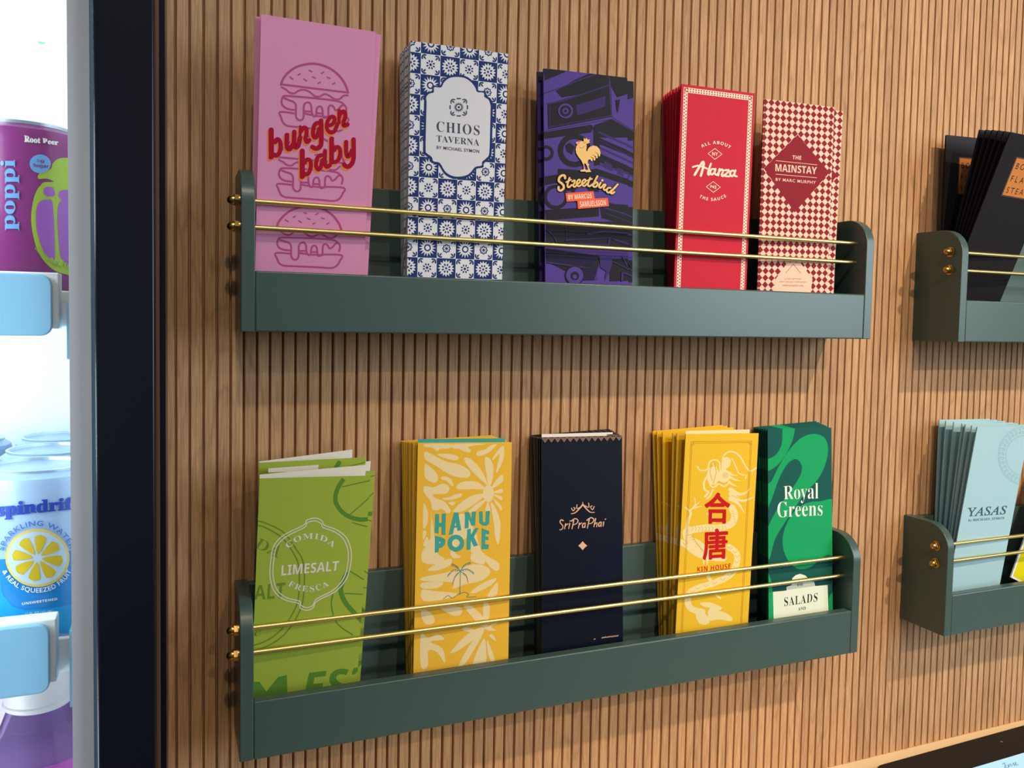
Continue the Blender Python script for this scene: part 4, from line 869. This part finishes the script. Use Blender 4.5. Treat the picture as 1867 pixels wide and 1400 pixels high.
# fridge lamps (LED strips behind the door stile and under the roof)
area('fridge_lamp', (-0.115, -0.255, 0.42), (-0.25, -0.12, 0.10), 0.9, (0.86, 1.0, 1.0), 0.02, 0.30)
area('fridge_lamp', (-0.35, -0.285, 0.13), (-0.15, -0.10, 0.03), 1.3, (0.80, 0.97, 1.0), 0.30, 0.10)
area('fridge_lamp', (-0.35, -0.285, -0.06), (-0.15, -0.10, -0.16), 1.2, (0.80, 0.97, 1.0), 0.30, 0.10)
area('fridge_lamp', (-0.35, -0.285, -0.33), (-0.15, -0.10, -0.28), 1.0, (0.86, 0.95, 1.0), 0.30, 0.10)

# drink cans
CANP = mat('purple_can', '#8a2f7e', 0.3, spec=0.4); CANB = mat('blue_can', '#1488d8', 0.3); CANW = mat('can_white', '#a9c8f0', 0.3); ALU = mat('aluminium', '#cfe0ea', 0.35, 0.7)
def can_prof(h, r): return [(r*0.80, 0), (r*0.92, 0.004), (r, 0.010), (r, h-0.009), (r*0.97, h-0.005), (r*0.84, h-0.002)]
def make_can(h, r, body, loc, label, group):
    o = empty('drink_can', loc, label, 'can', group)
    lathe('body', can_prof(h, r), 40, body, o)
    lathe('lid', [(r*0.84, h-0.0025), (r*0.86, h-0.0005), (r*0.84, h), (r*0.80, h-0.0002), (r*0.78, h-0.0035), (r*0.10, h-0.0032)], 40, ALU, o)
    tb_ = slab('pull_tab', [(x*0.011, y*0.007) for x, y in circ(0, 0, 1, 1, 14)], h-0.0032, h-0.0022, ALU, o); tb_.location = (0.004, -0.006, 0)
    return o
class CylPrint(Print):
    def __init__(s, c, r, zb, zt): s.c, s.r, s.zb, s.zt = c, r, zb, zt; s.V, s.F, s.M, s.mats = [], [], [], []; s.layer = 1; s.eps = 0.00013
    def hit(s, q):
        d = ray(*q); R_ = s.r; ox, oy = CAM.x-s.c[0], CAM.y-s.c[1]
        a = d.x*d.x+d.y*d.y; b_ = ox*d.x+oy*d.y; cc = ox*ox+oy*oy-R_*R_; D = b_*b_-a*cc
        if D < 0: return None
        p = CAM+d*((-b_-math.sqrt(D))/a); return (math.atan2(p.y-s.c[1], p.x-s.c[0]), p.z-s.c[2])
    def add(s, crop, tris, m):
        if m not in s.mats: s.mats.append(m)
        mi = s.mats.index(m); R_ = s.r+s.layer*s.eps+0.00005
        todo = [list(t) for t in tris]
        while todo:
            t = todo.pop(); h = [s.hit(crop.px(p)) for p in t]
            if any(x is None for x in h):
                es = [math.dist(t[i], t[(i+1) % 3]) for i in range(3)]; k = es.index(max(es))
                if es[k]/crop.z > 4 and any(x is not None for x in h) or es[k]/crop.z > 40:
                    mdp = ((t[k][0]+t[(k+1) % 3][0])/2, (t[k][1]+t[(k+1) % 3][1])/2); o = t[(k+2) % 3]
                    todo += [[t[k], mdp, o], [mdp, t[(k+1) % 3], o]]
                continue
            ls = [abs(h[i][0]-h[(i+1) % 3][0]) for i in range(3)]; k = ls.index(max(ls))
            if ls[k]*s.r > 0.0022:
                mdp = ((t[k][0]+t[(k+1) % 3][0])/2, (t[k][1]+t[(k+1) % 3][1])/2); o = t[(k+2) % 3]
                todo += [[t[k], mdp, o], [mdp, t[(k+1) % 3], o]]; continue
            zs = [min(max(x[1], s.zb), s.zt) for x in h]
            b0 = len(s.V); s.V += [(R_*math.cos(x[0]), R_*math.sin(x[0]), z) for x, z in zip(h, zs)]; s.F.append((b0, b0+1, b0+2)); s.M.append(mi)
        s.layer += 1
CF1 = Crop(0, 0, 2.5); CF2 = Crop(0, 820, 3.888); CF3 = Crop(0, 450, 3.1111)
# purple cans on the upper tray
c1 = (-0.1352, -0.2285, 0.0102)
pc = make_can(0.1150, 0.0310, CANP, c1, 'purple soda can with blue lettering and lime glass drawing', 'purple cans in the fridge')
P = CylPrint(c1, 0.0310, 0.012, 0.107)
LIMEI = mat('lime_ink', '#a5c238', 0.4); SKY = mat('sky_ink', '#6fa9e8', 0.4); VIO = mat('violet_ink', '#a35cc4', 0.4); WI = mat('white_can_ink', '#f4f4f8', 0.4)
P.add(CF1, fill([(180, 790), (230, 770), (240, 745), (270, 722), (330, 722), (420, 740), (420, 840), (300, 825), (270, 835), (215, 815), (175, 815)], True)+fill([(185, 845), (225, 830), (420, 850), (420, 1255), (300, 1250), (230, 1220), (170, 1140), (142, 1010), (155, 900)], True), LIMEI)
P.add(CF1, fill([(205, 855), (240, 855), (248, 890), (215, 895), (197, 880)], True)+fill([(272, 870), (330, 870), (330, 912), (272, 905)], True)+fill([(180, 920), (215, 910), (240, 935), (250, 1160), (235, 1180), (200, 1150), (168, 1050), (165, 960)], True)+fill([(265, 935), (330, 928), (330, 1200), (290, 1190), (270, 1140)], True), VIO)
P.add(CF1, fan_tris(182, 747, circ(182, 747, 48, 43)), SKY)
P.add(CF1, text('5g', (166, 725), (200, 728), (200, 745), (166, 742), 'sans_b')+text('Sugar', (150, 746), (222, 750), (220, 772), (152, 764), 'sans_b'), CANP)
P.add(CF1, text('poppi', (4, 1050), (4, 728), (88, 728), (88, 1050), 'serif', 0.01), SKY)
P.add(CF1, text('Root Beer', (110, 618), (262, 640), (262, 662), (110, 648), 'serif', 0.03), WI)
P.add(CF1, arc_text("Soda's Back, In", 330, 1010, 215, 215, 145, 95, 24, 'serif', 0.02, 1.0, flip=True), LIMEI)
P.build('can_print', pc)
for k, (dx, dy) in enumerate([(-0.0665, 0), (0.0, 0.0665)]):
    o = copy_tree(pc); o.location = (c1[0]+dx, c1[1]+dy, c1[2]); o['label'] = ('purple soda can left of the front purple one, mostly outside the frame', 'purple soda can hidden behind the front purple one')[k]
# blue cans on the middle tray
c2 = (-0.1300, -0.2285, -0.1953)
bc = make_can(0.116, 0.0315, CANW, c2, 'blue sparkling water can with a lemon slice, frontmost in the fridge', 'blue lemon cans in the fridge')
P = CylPrint(c2, 0.0315, 0.010, 0.104)
P.add(CF2, fill([(-200, 775), (45, 775), (45, 1200), (-200, 1200)])+fill([(20, 775), (600, 700), (600, 1260), (20, 1240)]), CANB)
P.add(CF2, fill([(-200, 1120), (0, 900), (20, 1020), (90, 1110), (180, 1135), (330, 1125), (600, 1080), (600, 1300), (-200, 1300)]), mat('cyan_ink', '#12a4e8', 0.4))
P.add(CF2, fan_tris(266, 765, circ(266, 765, 224, 206, 40)), mat('peel_ink', '#f0cf6a', 0.4)); P.add(CF2, fan_tris(266, 765, circ(266, 765, 205, 188, 40)), mat('pith_ink', '#c6ddf2', 0.4))
sg = []
for k in range(8):
    a0 = 2*math.pi*(k+0.06)/8-0.25; a1 = 2*math.pi*(k+0.94)/8-0.25; am = (a0+a1)/2
    pts = [(30, am), (150, a0+0.07), (172, a0+0.2), (178, am), (172, a1-0.2), (150, a1-0.07)]
    sg += fill([(266+r*math.cos(a), 765+r*0.92*math.sin(a)) for r, a in pts], True, 3)
P.add(CF2, sg, mat('lemon_ink', '#e0c020', 0.4))
NB = mat('royal_blue_ink', '#0a3fb8', 0.4)
P.add(CF2, text('spindrift', (-22, 372), (560, 330), (560, 440), (-22, 500), 'serif', 0.03), NB)
P.add(CF2, arc_text('SPARKLING WATER', 262, 765, 234, 228, 193, 345, 38, None, 0.015, 1.15), mat('mid_blue_ink', '#3f78d0', 0.4))
P.add(CF2, arc_text('& REAL SQUEEZED FRUIT', 262, 765, 262, 250, 158, 22, 38, None, 0.012, 1.05, flip=True)+text('UNSWEETENED', (160, 1078), (402, 1045), (402, 1062), (160, 1096), 'sans_b')+text('12 FL OZ (355 mL)', (186, 1150), (376, 1128), (376, 1155), (186, 1178), 'sans_b', -0.01), WI)
P.add(CF2, text('lemon', (180, 225), (330, 208), (330, 232), (180, 244), None, 0.0, 1.4)+fan_tris(160, 232, circ(160, 232, 5))+fan_tris(358, 214, circ(358, 214, 6)), mat('grey_blue_ink', '#6f94a4', 0.4))
P.build('can_print', bc)
k = 1
for col in (0, 1):
    for row in range(3):
        if col == 0 and row == 0: continue
        o = copy_tree(bc); o.location = (c2[0]-0.0645*col, c2[1]+0.0645*row, c2[2])
        o['label'] = ('blue water can, %s back in the row behind the lemon slice can' % ORD[row]) if col == 0 else ('blue water can at the left frame edge, %s in its row' % ('front' if row == 0 else ORD[row]))
# bottles on the lower tray
CAPM = mat('white_cap', '#f4f6f8', 0.4); JUI = mat('magenta_label', '#c05cc8', 0.4)
bt_ = bpy.data.materials.new('clear_plastic'); bt_.use_nodes = True; q_ = bt_.node_tree.nodes['Principled BSDF']; q_.inputs['Base Color'].default_value = lin('#c9b8f0'); q_.inputs['Roughness'].default_value = 0.08; q_.inputs['Transmission Weight'].default_value = 0.75; q_.inputs['IOR'].default_value = 1.33
bo = empty('juice_bottle', (-0.1310, -0.228, -0.4110), 'clear bottle with white cap and magenta label, frontmost on the bottom tray', 'bottle', 'juice bottles in the fridge')
lathe('body', [(0.028, 0), (0.031, 0.004), (0.031, 0.135), (0.029, 0.145), (0.022, 0.165), (0.0175, 0.178), (0.0165, 0.186)], 40, bt_, bo)
lathe('neck_ring', [(0.0185, 0.180), (0.0195, 0.181), (0.0195, 0.183), (0.0185, 0.184)], 32, CAPM, bo)
lathe('cap', [(0.0188, 0.184), (0.0190, 0.185), (0.0190, 0.206), (0.0178, 0.2085), (0.001, 0.2085)], 40, CAPM, bo)
lathe('label_sleeve', [(0.0313, 0.020), (0.0313, 0.138), (0.0285, 0.150)], 40, JUI, bo)
for k, (dx, dy) in enumerate([(0.0, 0.068), (-0.068, 0.0), (-0.068, 0.068), (0, 0.136)]):
    o = copy_tree(bo); o.location = (bo.location.x+dx, bo.location.y+dy, bo.location.z)
    o['label'] = ['juice bottle second in the row behind the white capped one', 'juice bottle at the left frame edge beside the front bottle', 'juice bottle behind the one at the left frame edge', 'juice bottle third in the row at the back of the tray'][k]
